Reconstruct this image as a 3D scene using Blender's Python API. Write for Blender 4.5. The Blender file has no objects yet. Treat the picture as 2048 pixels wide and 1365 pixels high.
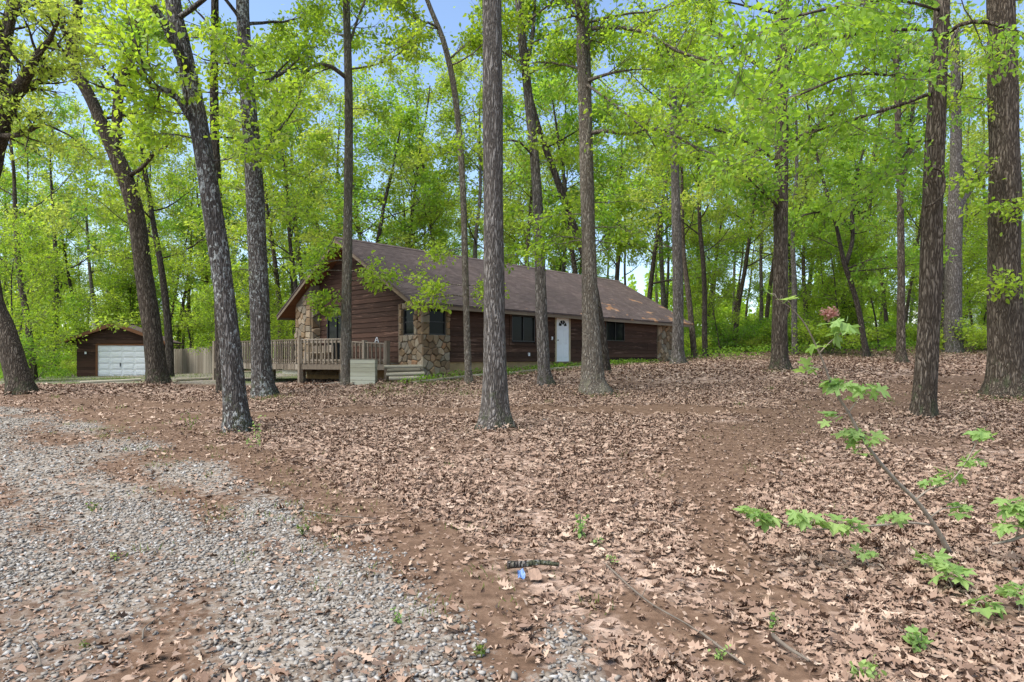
import bpy, math, random
import numpy as np
from mathutils import Vector, Matrix

# ------------------------------------------------------------------ camera, sky, sun, exposure
SC = bpy.context.scene
COL = SC.collection
F, HZ, CH = 1260.0, 718.0, 1.6          # focal length and horizon of the photograph in its pixels, eye height

cam = bpy.data.cameras.new('camera')
cam.sensor_width = 36.0
cam.lens = F / 2048 * 36.0
cam.shift_y = (HZ - 682.5) / 2048
cam.clip_start, cam.clip_end = 0.05, 2000
cam_o = bpy.data.objects.new('camera', cam)
cam_o.location = (0, 0, CH)
cam_o.rotation_euler = (math.radians(90), 0, 0)
COL.objects.link(cam_o)
SC.camera = cam_o

SUN_EL, SUN_AZ = math.radians(60), math.radians(-118)     # azimuth clockwise from +Y (view direction)
world = bpy.data.worlds.new('World')
SC.world = world
world.use_nodes = True
wn, wl = world.node_tree.nodes, world.node_tree.links
sky = wn.new('ShaderNodeTexSky')
sky.sky_type = 'NISHITA'
sky.sun_disc = False
sky.sun_elevation = SUN_EL
sky.sun_rotation = SUN_AZ
sky.dust_density = 1.0
sky.air_density = 1.0
sky.ozone_density = 1.6
wl.new(sky.outputs[0], wn['Background'].inputs[0])
wn['Background'].inputs[1].default_value = 0.14

sun = bpy.data.lights.new('sun', 'SUN')
sun.energy = 4.0
sun.angle = math.radians(62)
sun.color = (1.0, 0.95, 0.86)
sun_o = bpy.data.objects.new('sun', sun)
sv = Vector((math.sin(SUN_AZ) * math.cos(SUN_EL), math.cos(SUN_AZ) * math.cos(SUN_EL), math.sin(SUN_EL)))
sun_o.rotation_euler = sv.to_track_quat('Z', 'Y').to_euler()
sun_o.location = (0, 0, 60)
COL.objects.link(sun_o)

SC.view_settings.view_transform = 'Standard'
SC.view_settings.look = 'None'
SC.view_settings.gamma = 1.0
SC.view_settings.exposure = 1.06
SC.view_settings.use_curve_mapping = False
cy = SC.cycles
cy.max_bounces = 6
cy.diffuse_bounces = 4
cy.glossy_bounces = 2
cy.transmission_bounces = 4
cy.transparent_max_bounces = 4
cy.caustics_reflective = cy.caustics_refractive = False
cy.use_denoising = True
try:
    cy.denoiser = 'OPENIMAGEDENOISE'
    cy.denoising_prefilter = 'ACCURATE'
except Exception:
    pass
cy.use_adaptive_sampling = False

R = random.Random(7)
NR = np.random.default_rng(11)
PI = math.pi

# ------------------------------------------------------------------ helpers
def at(px, py, Y):
    """a point of the place seen at a pixel of the photograph, Y metres ahead"""
    return Vector(((px - 1024) / F * Y, Y, CH - (py - HZ) / F * Y))

def tag(o, label=None, cat=None, group=None, kind=None):
    if label: o['label'] = label
    if cat: o['category'] = cat
    if group: o['group'] = group
    if kind: o['kind'] = kind
    return o

def empty(name, loc=(0, 0, 0), rz=0.0):
    o = bpy.data.objects.new(name, None)
    o.location = loc
    o.rotation_euler = (0, 0, rz)
    o.empty_display_size = 0.2
    COL.objects.link(o)
    return o

def link(name, me, mat=None, parent=None):
    o = bpy.data.objects.new(name, me)
    if mat is not None and not me.materials:
        me.materials.append(mat)
    COL.objects.link(o)
    if parent is not None:
        o.parent = parent
    return o

def copy_tree(o, parent=None):
    c = o.copy()
    COL.objects.link(c)
    c.parent = parent
    for ch in list(o.children):
        copy_tree(ch, c)
    return c

class MB:
    """collects boxes, bars, tubes and polygons, builds one mesh"""
    def __init__(s):
        s.v, s.f = [], []
    def poly(s, pts):
        i = len(s.v)
        s.v += [tuple(p) for p in pts]
        s.f.append(tuple(range(i, i + len(pts))))
        return s
    def hexa(s, p):          # 4 bottom corners then 4 top corners
        i = len(s.v)
        s.v += [tuple(q) for q in p]
        for a in ((0, 3, 2, 1), (4, 5, 6, 7), (0, 1, 5, 4), (1, 2, 6, 5), (2, 3, 7, 6), (3, 0, 4, 7)):
            s.f.append(tuple(i + k for k in a))
        return s
    def box(s, x0, x1, y0, y1, z0, z1):
        return s.hexa([(x0, y0, z0), (x1, y0, z0), (x1, y1, z0), (x0, y1, z0), (x0, y0, z1), (x1, y0, z1), (x1, y1, z1), (x0, y1, z1)])
    def bar(s, a, b, w, h, up=(0, 0, 1)):
        a, b = Vector(a), Vector(b)
        d = (b - a).normalized()
        u = Vector(up)
        r = d.cross(u)
        if r.length < 1e-4:
            r = d.cross(Vector((1, 0, 0)))
        r.normalize()
        u = r.cross(d).normalized()
        r, u = r * w / 2, u * h / 2
        return s.hexa([a - r - u, a + r - u, b + r - u, b - r - u, a - r + u, a + r + u, b + r + u, b - r + u])
    def tube(s, pts, rad, n=6, cap=True, wob=0.0, seed=0):
        pts = [Vector(p) for p in pts]
        i0 = len(s.v)
        m = len(pts)
        ref = None
        for k, p in enumerate(pts):
            d = (pts[min(k + 1, m - 1)] - pts[max(k - 1, 0)]).normalized()
            if ref is None:
                ref = Vector((1, 0, 0)) if abs(d.x) < 0.8 else Vector((0, 1, 0))
            x = (ref - d * ref.dot(d)).normalized()
            y = d.cross(x)
            ref = x
            for j in range(n):
                a = 2 * PI * j / n
                r = rad[k]
                if wob:
                    r *= 1 + wob * math.sin(3 * a + k * 0.9 + seed) + wob * 0.7 * math.sin(5 * a - k * 1.7 + seed * 2)
                s.v.append(tuple(p + (x * math.cos(a) + y * math.sin(a)) * r))
        for k in range(m - 1):
            for j in range(n):
                a, b = i0 + k * n + j, i0 + k * n + (j + 1) % n
                s.f.append((a, b, b + n, a + n))
        if cap:
            s.f.append(tuple(i0 + j for j in reversed(range(n))))
            s.f.append(tuple(i0 + (m - 1) * n + j for j in range(n)))
        return s
    def mesh(s, name, mat=None, smooth=False):
        me = bpy.data.meshes.new(name)
        me.from_pydata(s.v, [], s.f)
        if smooth:
            me.polygons.foreach_set('use_smooth', [True] * len(me.polygons))
        me.update()
        if mat is not None:
            me.materials.append(mat)
        return me
    def build(s, name, mat, parent=None, smooth=False):
        return link(name, s.mesh(name, mat, smooth), None, parent)

def np_mesh(name, V, Fc, mat=None, smooth=False, attrs=None):
    """V (n,3), Fc (m,k) uniform polygons"""
    V = np.ascontiguousarray(V, np.float32)
    Fc = np.ascontiguousarray(Fc, np.int32)
    me = bpy.data.meshes.new(name)
    m, k = Fc.shape
    me.vertices.add(len(V))
    me.vertices.foreach_set('co', V.ravel())
    me.loops.add(m * k)
    me.loops.foreach_set('vertex_index', Fc.ravel())
    me.polygons.add(m)
    me.polygons.foreach_set('loop_start', np.arange(0, m * k, k, dtype=np.int32))
    if smooth:
        me.polygons.foreach_set('use_smooth', np.ones(m, bool))
    for nme, arr in (attrs or {}).items():
        a = me.attributes.new(nme, 'FLOAT', 'POINT')
        a.data.foreach_set('value', np.ascontiguousarray(arr, np.float32))
    me.update(calc_edges=True)
    if mat is not None:
        me.materials.append(mat)
    return me

def unit(a):
    return a / np.maximum(np.linalg.norm(a, axis=1, keepdims=True), 1e-6)

def scatter(T, TF, P, A, N, L, W, curl=None, zs=None):
    """place template T (k,3: along, across, out) at P with axis A, normal N, length L, width W"""
    A = unit(A)
    N = unit(N - A * np.sum(A * N, axis=1, keepdims=True))
    B = np.cross(N, A)
    n, k = len(P), len(T)
    al = T[None, :, 0] * L[:, None]
    ac = T[None, :, 1] * W[:, None]
    ou = T[None, :, 2] * (L if zs is None else zs)[:, None]
    if curl is not None:
        ou = ou + curl[:, :1] * ((T[None, :, 0] - 0.5) ** 2) * L[:, None] * 1.6 + curl[:, 1:2] * (T[None, :, 1] ** 2) * W[:, None] * 2.2 + curl[:, 2:3] * T[None, :, 0] * T[None, :, 1] * L[:, None]
    V = P[:, None, :] + A[:, None, :] * al[..., None] + B[:, None, :] * ac[..., None] + N[:, None, :] * ou[..., None]
    FF = (np.asarray(TF)[None] + (np.arange(n) * k)[:, None, None]).reshape(-1, len(TF[0]))
    return V.reshape(-1, 3), FF

_wv = [(NR.normal(0, 1, 2), NR.uniform(0, 6.28)) for _ in range(14)]
def noise2(x, y, s):
    """smooth world-space noise about -1..1"""
    o = 0
    for k, (w, p) in enumerate(_wv):
        q = s * (0.5 + 0.16 * k)
        o = o + np.sin(x * w[0] * q + y * w[1] * q + p + 1.3 * np.sin(x * q * 0.31 * w[1] - y * q * 0.27 * w[0]))
    return o / 4.2

# ------------------------------------------------------------------ materials
def new_mat(name):
    m = bpy.data.materials.new(name)
    m.use_nodes = True
    nt = m.node_tree
    b = nt.nodes['Principled BSDF']
    return m, nt, b

def nd(nt, t, **kw):
    n = nt.nodes.new(t)
    for k, v in kw.items():
        if k.startswith('i_'):
            n.inputs[k[2:].replace('_', ' ')].default_value = v
        else:
            setattr(n, k, v)
    return n

def ramp(nt, fac, stops, interp='LINEAR'):
    r = nt.nodes.new('ShaderNodeValToRGB')
    r.color_ramp.interpolation = interp
    e = r.color_ramp.elements
    while len(e) > 1:
        e.remove(e[-1])
    e[0].position, e[0].color = stops[0][0], (*stops[0][1], 1)
    for p, c in stops[1:]:
        x = e.new(p)
        x.color = (*c, 1)
    nt.links.new(fac, r.inputs[0])
    return r.outputs[0]

def mixc(nt, fac, a, b, mode='MIX'):
    m = nt.nodes.new('ShaderNodeMix')
    m.data_type = 'RGBA'
    m.blend_type = mode
    for s, v in ((m.inputs[0], fac), (m.inputs[6], a), (m.inputs[7], b)):
        if hasattr(v, 'links'):
            nt.links.new(v, s)
        elif isinstance(v, (int, float)):
            s.default_value = v
        else:
            s.default_value = (*v, 1)
    return m.outputs[2]

def math_n(nt, op, a, b=None, c=None):
    m = nt.nodes.new('ShaderNodeMath')
    m.operation = op
    for s, v in zip(m.inputs, (a, b, c)):
        if v is None: continue
        if hasattr(v, 'links'): nt.links.new(v, s)
        else: s.default_value = v
    return m.outputs[0]

def coords(nt, kind='Object', scale=(1, 1, 1), loc=(0, 0, 0), rot=(0, 0, 0)):
    if kind == 'World':
        src = nt.nodes.new('ShaderNodeNewGeometry').outputs['Position']
    else:
        src = nt.nodes.new('ShaderNodeTexCoord').outputs[kind]
    mp = nt.nodes.new('ShaderNodeMapping')
    mp.inputs['Scale'].default_value = scale
    mp.inputs['Location'].default_value = loc
    mp.inputs['Rotation'].default_value = rot
    nt.links.new(src, mp.inputs[0])
    return mp.outputs[0]

def noise(nt, vec, scale, detail=4, rough=0.55, dist=0.0):
    n = nd(nt, 'ShaderNodeTexNoise')
    n.inputs['Scale'].default_value = scale
    n.inputs['Detail'].default_value = detail
    n.inputs['Roughness'].default_value = rough
    n.inputs['Distortion'].default_value = dist
    nt.links.new(vec, n.inputs['Vector'])
    return n.outputs['Fac']

def bump(nt, b, h, strength, dist=0.02):
    n = nt.nodes.new('ShaderNodeBump')
    n.inputs['Strength'].default_value = strength
    n.inputs['Distance'].default_value = dist
    nt.links.new(h, n.inputs['Height'])
    nt.links.new(n.outputs[0], b.inputs['Normal'])

def obj_rand(nt):
    return nt.nodes.new('ShaderNodeObjectInfo').outputs['Random']

def mat_bark(name, dark, mid, light, lichen=0.0, fine=1.0):
    m, nt, b = new_mat(name)
    v = coords(nt, 'Object', (15 * fine, 15 * fine, 2.6 * fine))
    n1 = noise(nt, v, 1.6, 5, 0.62, 0.9)
    vo = nd(nt, 'ShaderNodeTexVoronoi')
    vo.feature = 'DISTANCE_TO_EDGE'
    vo.inputs['Scale'].default_value = 1.5
    mixv = nt.nodes.new('ShaderNodeMixRGB')
    mixv.inputs[0].default_value = 0.22
    nt.links.new(v, mixv.inputs[1])
    nn = nd(nt, 'ShaderNodeTexNoise')
    nn.inputs['Scale'].default_value = 0.9
    nt.links.new(v, nn.inputs['Vector'])
    mulv = nd(nt, 'ShaderNodeVectorMath', operation='SCALE')
    mulv.inputs['Scale'].default_value = 9.0
    nt.links.new(nn.outputs['Color'], mulv.inputs[0])
    nt.links.new(mulv.outputs[0], mixv.inputs[2])
    nt.links.new(mixv.outputs[0], vo.inputs['Vector'])
    ridge = math_n(nt, 'MINIMUM', math_n(nt, 'MULTIPLY', vo.outputs['Distance'], 2.6), 1.0)
    h = math_n(nt, 'MULTIPLY', math_n(nt, 'ADD', ridge, 0.25), math_n(nt, 'ADD', n1, 0.25))
    c = ramp(nt, h, [(0.16, dark), (0.40, mid), (0.78, light)])
    big = noise(nt, coords(nt, 'Object', (1.6, 1.6, 0.5)), 1.5, 3)
    c = mixc(nt, math_n(nt, 'MULTIPLY', big, 0.4), c, (mid[0] * 1.05, mid[1] * 0.97, mid[2] * 0.9))
    sz_ = nd(nt, 'ShaderNodeSeparateXYZ')
    nt.links.new(nt.nodes.new('ShaderNodeTexCoord').outputs['Object'], sz_.inputs[0])
    mossn = noise(nt, coords(nt, 'Object', (1, 1, .6)), 5.0, 5, 0.65)
    mf = ramp(nt, math_n(nt, 'SUBTRACT', mossn, math_n(nt, 'MULTIPLY', sz_.outputs[2], 0.16)), [(0.46, (0, 0, 0)), (0.56, (0.75, 0.75, 0.75))])
    c = mixc(nt, mf, c, (0.075, 0.085, 0.045) if fine != 1.2 else (0.20, 0.185, 0.13))
    stain = noise(nt, coords(nt, 'Object', (2.2, 2.2, 0.35)), 1.0, 4, 0.6)
    c = mixc(nt, ramp(nt, stain, [(0.52, (0, 0, 0)), (0.70, (0.55, 0.55, 0.55))]), c, dark)
    if lichen:
        ln = noise(nt, coords(nt, 'Object', (1, 1, 0.62)), 15, 5, 0.7, 0.3)
        lb = noise(nt, coords(nt, 'Object', (1, 1, 0.5)), 1.3, 2)
        f = ramp(nt, math_n(nt, 'ADD', ln, math_n(nt, 'MULTIPLY', lb, 0.35)), [(0.795 - 0.1 * lichen, (0, 0, 0)), (0.865 - 0.1 * lichen, (1, 1, 1))])
        c = mixc(nt, f, c, (0.34, 0.35, 0.33))
    nt.links.new(c, b.inputs['Base Color'])
    b.inputs['Roughness'].default_value = 0.95
    b.inputs['Specular IOR Level'].default_value = 0.15
    bump(nt, b, h, 1.0, 0.05)
    return m

def mat_leaf(name, c0, c1, t0, t1, spread=0.5):
    """two-sided leaf: reflects c0..c1, lets through t0..t1; each leaf and each tree differs a little"""
    m, nt, b = new_mat(name)
    at_ = nd(nt, 'ShaderNodeAttribute', attribute_name='tint')
    f = math_n(nt, 'ADD', math_n(nt, 'MULTIPLY', at_.outputs['Fac'], 1 - spread), math_n(nt, 'MULTIPLY', obj_rand(nt), spread))
    col = ramp(nt, f, [(0.0, c0), (1.0, c1)])
    tr = ramp(nt, f, [(0.0, t0), (1.0, t1)])
    nt.links.new(col, b.inputs['Base Color'])
    b.inputs['Roughness'].default_value = 0.5
    b.inputs['Specular IOR Level'].default_value = 0.3
    t = nd(nt, 'ShaderNodeBsdfTranslucent')
    nt.links.new(tr, t.inputs[0])
    mx = nd(nt, 'ShaderNodeMixShader')
    mx.inputs[0].default_value = 0.5
    nt.links.new(b.outputs[0], mx.inputs[1])
    nt.links.new(t.outputs[0], mx.inputs[2])
    nt.links.new(mx.outputs[0], nt.nodes['Material Output'].inputs[0])
    return m

def mat_wood(name, stops, grain=(1, 1, 1), wear=None, rough=0.85, rnd=0.35, bumpd=0.006):
    """weathered boards: grain is the coordinate scale (small along the board)"""
    m, nt, b = new_mat(name)
    v = coords(nt, 'Object', grain)
    g = noise(nt, v, 3.0, 6, 0.65, 0.6)
    f = math_n(nt, 'ADD', math_n(nt, 'MULTIPLY', g, 1 - rnd), math_n(nt, 'MULTIPLY', obj_rand(nt), rnd))
    c = ramp(nt, f, stops)
    if wear:
        w = noise(nt, coords(nt, 'Object', tuple(q * 0.6 for q in grain), (3.1, 1.7, 0.4)), 3.3, 5, 0.72)
        big = noise(nt, coords(nt, 'Object'), 0.7, 2)
        w2 = ramp(nt, math_n(nt, 'ADD', w, math_n(nt, 'MULTIPLY', big, 0.3)), [(0.74, (0, 0, 0)), (0.84, (1, 1, 1))])
        c = mixc(nt, math_n(nt, 'MULTIPLY', w2, 0.7), c, wear)
    nt.links.new(c, b.inputs['Base Color'])
    b.inputs['Roughness'].default_value = rough
    b.inputs['Specular IOR Level'].default_value = 0.25
    bump(nt, b, g, 0.5, bumpd)
    return m

def mat_plain(name, c, rough=0.6, metal=0.0, var=0.12, sc=4.0):
    m, nt, b = new_mat(name)
    n = noise(nt, coords(nt, 'Object'), sc, 5, 0.6)
    cc = ramp(nt, n, [(0.25, tuple(q * (1 - var) for q in c)), (0.75, tuple(min(1, q * (1 + var)) for q in c))])
    nt.links.new(cc, b.inputs['Base Color'])
    b.inputs['Roughness'].default_value = rough
    b.inputs['Metallic'].default_value = metal
    return m

M = {}
M['bark_grey'] = mat_bark('bark_grey', (0.030, 0.025, 0.021), (0.130, 0.115, 0.102), (0.31, 0.285, 0.26))
M['bark_pale'] = mat_bark('bark_pale', (0.045, 0.036, 0.028), (0.17, 0.145, 0.115), (0.36, 0.325, 0.27), fine=1.2)
M['bark_dark'] = mat_bark('bark_dark', (0.014, 0.011, 0.009), (0.062, 0.050, 0.040), (0.17, 0.145, 0.12))
M['bark_brown'] = mat_bark('bark_brown', (0.018, 0.014, 0.010), (0.084, 0.066, 0.050), (0.22, 0.182, 0.142), fine=0.9)
M['bark_lichen'] = mat_bark('bark_lichen', (0.020, 0.017, 0.015), (0.088, 0.077, 0.068), (0.235, 0.215, 0.20), lichen=0.75)
M['twig'] = mat_plain('twig', (0.11, 0.09, 0.07), 0.9, var=0.4, sc=9)

M['leaf_fresh'] = mat_leaf('leaf_fresh', (0.15, 0.275, 0.026), (0.34, 0.44, 0.045), (0.31, 0.53, 0.030), (0.62, 0.75, 0.055), 0.35)
M['leaf_yellow'] = mat_leaf('leaf_yellow', (0.19, 0.29, 0.035), (0.37, 0.44, 0.075), (0.38, 0.56, 0.045), (0.64, 0.71, 0.10), 0.4)
M['leaf_green'] = mat_leaf('leaf_green', (0.10, 0.23, 0.028), (0.22, 0.36, 0.043), (0.21, 0.46, 0.030), (0.44, 0.64, 0.050), 0.35)
M['leaf_maple'] = mat_leaf('leaf_maple', (0.19, 0.33, 0.095), (0.33, 0.45, 0.15), (0.20, 0.38, 0.07), (0.34, 0.48, 0.10), 0.6)
M['blossom'] = mat_leaf('blossom', (0.72, 0.36, 0.32), (0.82, 0.5, 0.44), (0.6, 0.28, 0.24), (0.7, 0.4, 0.34), 0.1)

def mat_ground():
    m, nt, b = new_mat('forest_floor')
    w = coords(nt, 'World')
    A = lambda n: nd(nt, 'ShaderNodeAttribute', attribute_name=n).outputs['Fac']
    n1 = noise(nt, w, 0.7, 5, 0.6)
    n2 = noise(nt, w, 9.0, 6, 0.65)
    n3 = noise(nt, w, 60.0, 4, 0.6)
    dirt = ramp(nt, n2, [(0.28, (0.050, 0.032, 0.022)), (0.5, (0.110, 0.071, 0.049)), (0.75, (0.205, 0.142, 0.102))])
    dirt = mixc(nt, math_n(nt, 'MULTIPLY', n1, 0.5), dirt, (0.145, 0.088, 0.056))
    # leaf litter beyond the scattered leaves: cells of leaf size, each its own brown
    vo = nd(nt, 'ShaderNodeTexVoronoi')
    vo.inputs['Scale'].default_value = 11.0
    nt.links.new(w, vo.inputs['Vector'])
    sp = nd(nt, 'ShaderNodeSeparateColor')
    nt.links.new(vo.outputs['Color'], sp.inputs[0])
    lit = ramp(nt, sp.outputs[0], [(0.0, (0.07, 0.045, 0.032)), (0.35, (0.17, 0.115, 0.085)), (0.7, (0.28, 0.20, 0.155)), (1.0, (0.40, 0.30, 0.24))])
    gv = nd(nt, 'ShaderNodeTexVoronoi')
    gv.inputs['Scale'].default_value = 24.0
    nt.links.new(w, gv.inputs['Vector'])
    sp2 = nd(nt, 'ShaderNodeSeparateColor')
    nt.links.new(gv.outputs['Color'], sp2.inputs[0])
    grav = ramp(nt, sp2.outputs[0], [(0.0, (0.10, 0.078, 0.060)), (0.45, (0.19, 0.16, 0.13)), (1.0, (0.29, 0.27, 0.245))])
    green = ramp(nt, n2, [(0.3, (0.045, 0.075, 0.02)), (0.7, (0.13, 0.17, 0.05))])
    def sharp(a, k=2.4):
        return ramp(nt, math_n(nt, 'ADD', a, math_n(nt, 'MULTIPLY', math_n(nt, 'SUBTRACT', n2, 0.5), 1.3)), [(0.5 - 0.5 / k, (0, 0, 0)), (0.5 + 0.5 / k, (1, 1, 1))])
    c = mixc(nt, sharp(A('litter')), dirt, lit)
    c = mixc(nt, sharp(A('gravel')), c, grav)
    c = mixc(nt, math_n(nt, 'MULTIPLY', sharp(A('grass'), 1.5), 0.8), c, green)
    c = mixc(nt, sharp(A('clay')), c, (0.30, 0.17, 0.075))
    nt.links.new(c, b.inputs['Base Color'])
    b.inputs['Roughness'].default_value = 1.0
    b.inputs['Specular IOR Level'].default_value = 0.1
    h = math_n(nt, 'ADD', math_n(nt, 'MULTIPLY', n2, 0.7), math_n(nt, 'MULTIPLY', n3, 0.3))
    h = math_n(nt, 'ADD', h, math_n(nt, 'MULTIPLY', vo.outputs['Distance'], math_n(nt, 'MULTIPLY', A('litter'), 0.9)))
    bump(nt, b, h, 0.8, 0.035)
    return m
M['ground'] = mat_ground()

def mat_tint(name, stops, rough=0.9, sc=30, spec=0.2, trans=None):
    m, nt, b = new_mat(name)
    a = nd(nt, 'ShaderNodeAttribute', attribute_name='tint').outputs['Fac']
    n = noise(nt, coords(nt, 'World'), sc, 4, 0.6)
    f = math_n(nt, 'ADD', math_n(nt, 'MULTIPLY', a, 0.8), math_n(nt, 'MULTIPLY', n, 0.2))
    c = ramp(nt, f, stops)
    nt.links.new(c, b.inputs['Base Color'])
    b.inputs['Roughness'].default_value = rough
    b.inputs['Specular IOR Level'].default_value = spec
    return m
LIT_STOPS = [(0.0, (0.105, 0.066, 0.047)), (0.28, (0.19, 0.124, 0.090)), (0.58, (0.275, 0.190, 0.140)), (0.86, (0.375, 0.280, 0.212)), (0.93, (0.44, 0.345, 0.27)), (1.0, (0.30, 0.14, 0.065))]
M['dead_leaf'] = mat_tint('dead_leaf', LIT_STOPS, 0.75)
M['stone_grey'] = mat_tint('stone_grey', [(0.0, (0.11, 0.085, 0.065)), (0.35, (0.195, 0.172, 0.145)), (0.7, (0.28, 0.265, 0.245)), (1.0, (0.40, 0.395, 0.385))], 0.9)
def mat_objtint(name, stops, rough=0.85):
    m, nt, b = new_mat(name)
    n = noise(nt, coords(nt, 'World'), 25, 4, 0.6)
    f = math_n(nt, 'ADD', math_n(nt, 'MULTIPLY', obj_rand(nt), 0.8), math_n(nt, 'MULTIPLY', n, 0.2))
    nt.links.new(ramp(nt, f, stops), b.inputs['Base Color'])
    b.inputs['Roughness'].default_value = rough
    b.inputs['Specular IOR Level'].default_value = 0.2
    bump(nt, b, n, 0.4, 0.01)
    return m
M['dead_leaf_o'] = mat_objtint('dead_leaf_single', LIT_STOPS, 0.75)
M['stone_grey_o'] = mat_objtint('gravel_stone_single', [(0.0, (0.11, 0.085, 0.065)), (0.35, (0.195, 0.172, 0.145)), (0.7, (0.28, 0.265, 0.245)), (1.0, (0.40, 0.395, 0.385))])
M['field_stone'] = mat_objtint('field_stone', [(0.0, (0.10, 0.068, 0.042)), (0.2, (0.19, 0.128, 0.076)), (0.4, (0.27, 0.185, 0.105)), (0.55, (0.21, 0.175, 0.13)), (0.75, (0.35, 0.28, 0.195)), (0.9, (0.28, 0.15, 0.075)), (1.0, (0.44, 0.39, 0.32))])
M['mortar'] = mat_plain('mortar', (0.20, 0.16, 0.115), 0.95, sc=12)
M['grass'] = mat_leaf('grass_blade', (0.06, 0.12, 0.02), (0.17, 0.21, 0.05), (0.12, 0.24, 0.03), (0.30, 0.36, 0.07), 0.2)
M['siding'] = mat_wood('cedar_siding', [(0.2, (0.024, 0.013, 0.008)), (0.5, (0.062, 0.031, 0.020)), (0.85, (0.112, 0.058, 0.038))], (0.5, 0.5, 9), wear=(0.26, 0.15, 0.11))
M['soffit'] = mat_wood('cedar_soffit', [(0.2, (0.10, 0.042, 0.020)), (0.5, (0.17, 0.075, 0.036)), (0.85, (0.23, 0.11, 0.055))], (0.4, 6, 6))
M['trim'] = mat_wood('weathered_trim', [(0.2, (0.12, 0.085, 0.055)), (0.5, (0.21, 0.16, 0.115)), (0.85, (0.30, 0.25, 0.19))], (0.6, 0.6, 7))
M['deck_wood'] = mat_wood('grey_deck_wood', [(0.15, (0.11, 0.085, 0.06)), (0.5, (0.225, 0.182, 0.135)), (0.85, (0.35, 0.30, 0.24))], (3, 3, 1.2), rnd=0.5)
M['fence_wood'] = mat_wood('fence_wood', [(0.15, (0.12, 0.098, 0.073)), (0.5, (0.22, 0.19, 0.148)), (0.85, (0.33, 0.295, 0.24))], (8, 8, 0.6), rnd=0.55)
M['timber'] = mat_wood('landscape_timber', [(0.15, (0.13, 0.115, 0.08)), (0.5, (0.26, 0.23, 0.17)), (0.85, (0.38, 0.35, 0.27))], (1, 6, 6), rnd=0.5)
M['white_plank'] = mat_wood('peeling_white_plank', [(0.1, (0.26, 0.24, 0.16)), (0.45, (0.44, 0.43, 0.32)), (0.9, (0.56, 0.56, 0.45))], (0.7, 0.7, 6), wear=(0.20, 0.16, 0.10))
M['white'] = mat_plain('white_paint', (0.78, 0.80, 0.82), 0.45, var=0.04)
M['frame_tan'] = mat_plain('tan_frame', (0.42, 0.34, 0.22), 0.7)
M['black_metal'] = mat_plain('black_metal', (0.02, 0.02, 0.02), 0.4)
M['window_frame'] = mat_plain('dark_window_frame', (0.018, 0.016, 0.014), 0.5)
M['dark'] = mat_plain('dark_inside', (0.012, 0.010, 0.009), 0.9)
M['foundation'] = mat_plain('clay_stained_block', (0.36, 0.24, 0.12), 0.95, var=0.3, sc=2.5)

def mat_glass():
    m, nt, b = new_mat('window_glass')
    b.inputs['Base Color'].default_value = (0.008, 0.010, 0.012, 1)
    b.inputs['Roughness'].default_value = 0.06
    b.inputs['Specular IOR Level'].default_value = 0.08
    n = noise(nt, coords(nt, 'Object'), 1.3, 2)
    bump(nt, b, n, 0.12, 0.02)
    return m
M['glass'] = mat_glass()

def mat_roof():
    m, nt, b = new_mat('brown_shingles')
    v = coords(nt, 'Object')
    br = nd(nt, 'ShaderNodeTexBrick')
    br.offset = 0.5
    br.inputs['Scale'].default_value = 1.0
    br.inputs['Brick Width'].default_value = 0.32
    br.inputs['Row Height'].default_value = 0.145
    br.inputs['Mortar Size'].default_value = 0.010
    br.inputs['Mortar Smooth'].default_value = 0.4
    br.inputs['Bias'].default_value = 0.0
    br.inputs['Color1'].default_value = (0.092, 0.067, 0.062, 1)
    br.inputs['Color2'].default_value = (0.145, 0.111, 0.104, 1)
    br.inputs['Mortar'].default_value = (0.060, 0.043, 0.040, 1)
    nt.links.new(v, br.inputs['Vector'])
    n1 = noise(nt, v, 0.5, 4, 0.6)
    n2 = noise(nt, v, 2.2, 6, 0.7)
    c = mixc(nt, ramp(nt, n1, [(0.35, (0, 0, 0)), (0.7, (0.75, 0.75, 0.75))]), br.outputs['Color'], (0.060, 0.047, 0.045))
    # dark runs down the slope
    st = noise(nt, coords(nt, 'Object', (1.6, 0.16, 1)), 1.4, 4, 0.6)
    c = mixc(nt, ramp(nt, st, [(0.45, (0, 0, 0)), (0.75, (0.6, 0.6, 0.6))]), c, (0.055, 0.043, 0.041))
    # bare, rusty patches low on the slope, towards the far end
    sx = nd(nt, 'ShaderNodeSeparateXYZ')
    nt.links.new(v, sx.inputs[0])
    low = math_n(nt, 'MULTIPLY', math_n(nt, 'SUBTRACT', 3.6, sx.outputs[1]), 0.045)
    far = math_n(nt, 'MULTIPLY', math_n(nt, 'SUBTRACT', sx.outputs[0], 7.0), 0.010)
    pn = noise(nt, coords(nt, 'Object', (0.75, 1.3, 1), (2.3, 0.6, 0)), 0.9, 5, 0.68)
    pf = ramp(nt, math_n(nt, 'ADD', math_n(nt, 'ADD', pn, low), far), [(0.80, (0, 0, 0)), (0.83, (0.8, 0.8, 0.8))])
    pc = ramp(nt, n2, [(0.3, (0.30, 0.135, 0.055)), (0.55, (0.40, 0.22, 0.11)), (0.75, (0.34, 0.28, 0.24))])
    c = mixc(nt, math_n(nt, 'MULTIPLY', pf, 0.85), c, pc)
    nt.links.new(c, b.inputs['Base Color'])
    b.inputs['Roughness'].default_value = 0.95
    b.inputs['Specular IOR Level'].default_value = 0.2
    bump(nt, b, math_n(nt, 'ADD', br.outputs['Fac'], math_n(nt, 'MULTIPLY', n2, -0.5)), -0.5, 0.02)
    return m
M['roof'] = mat_roof()

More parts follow.
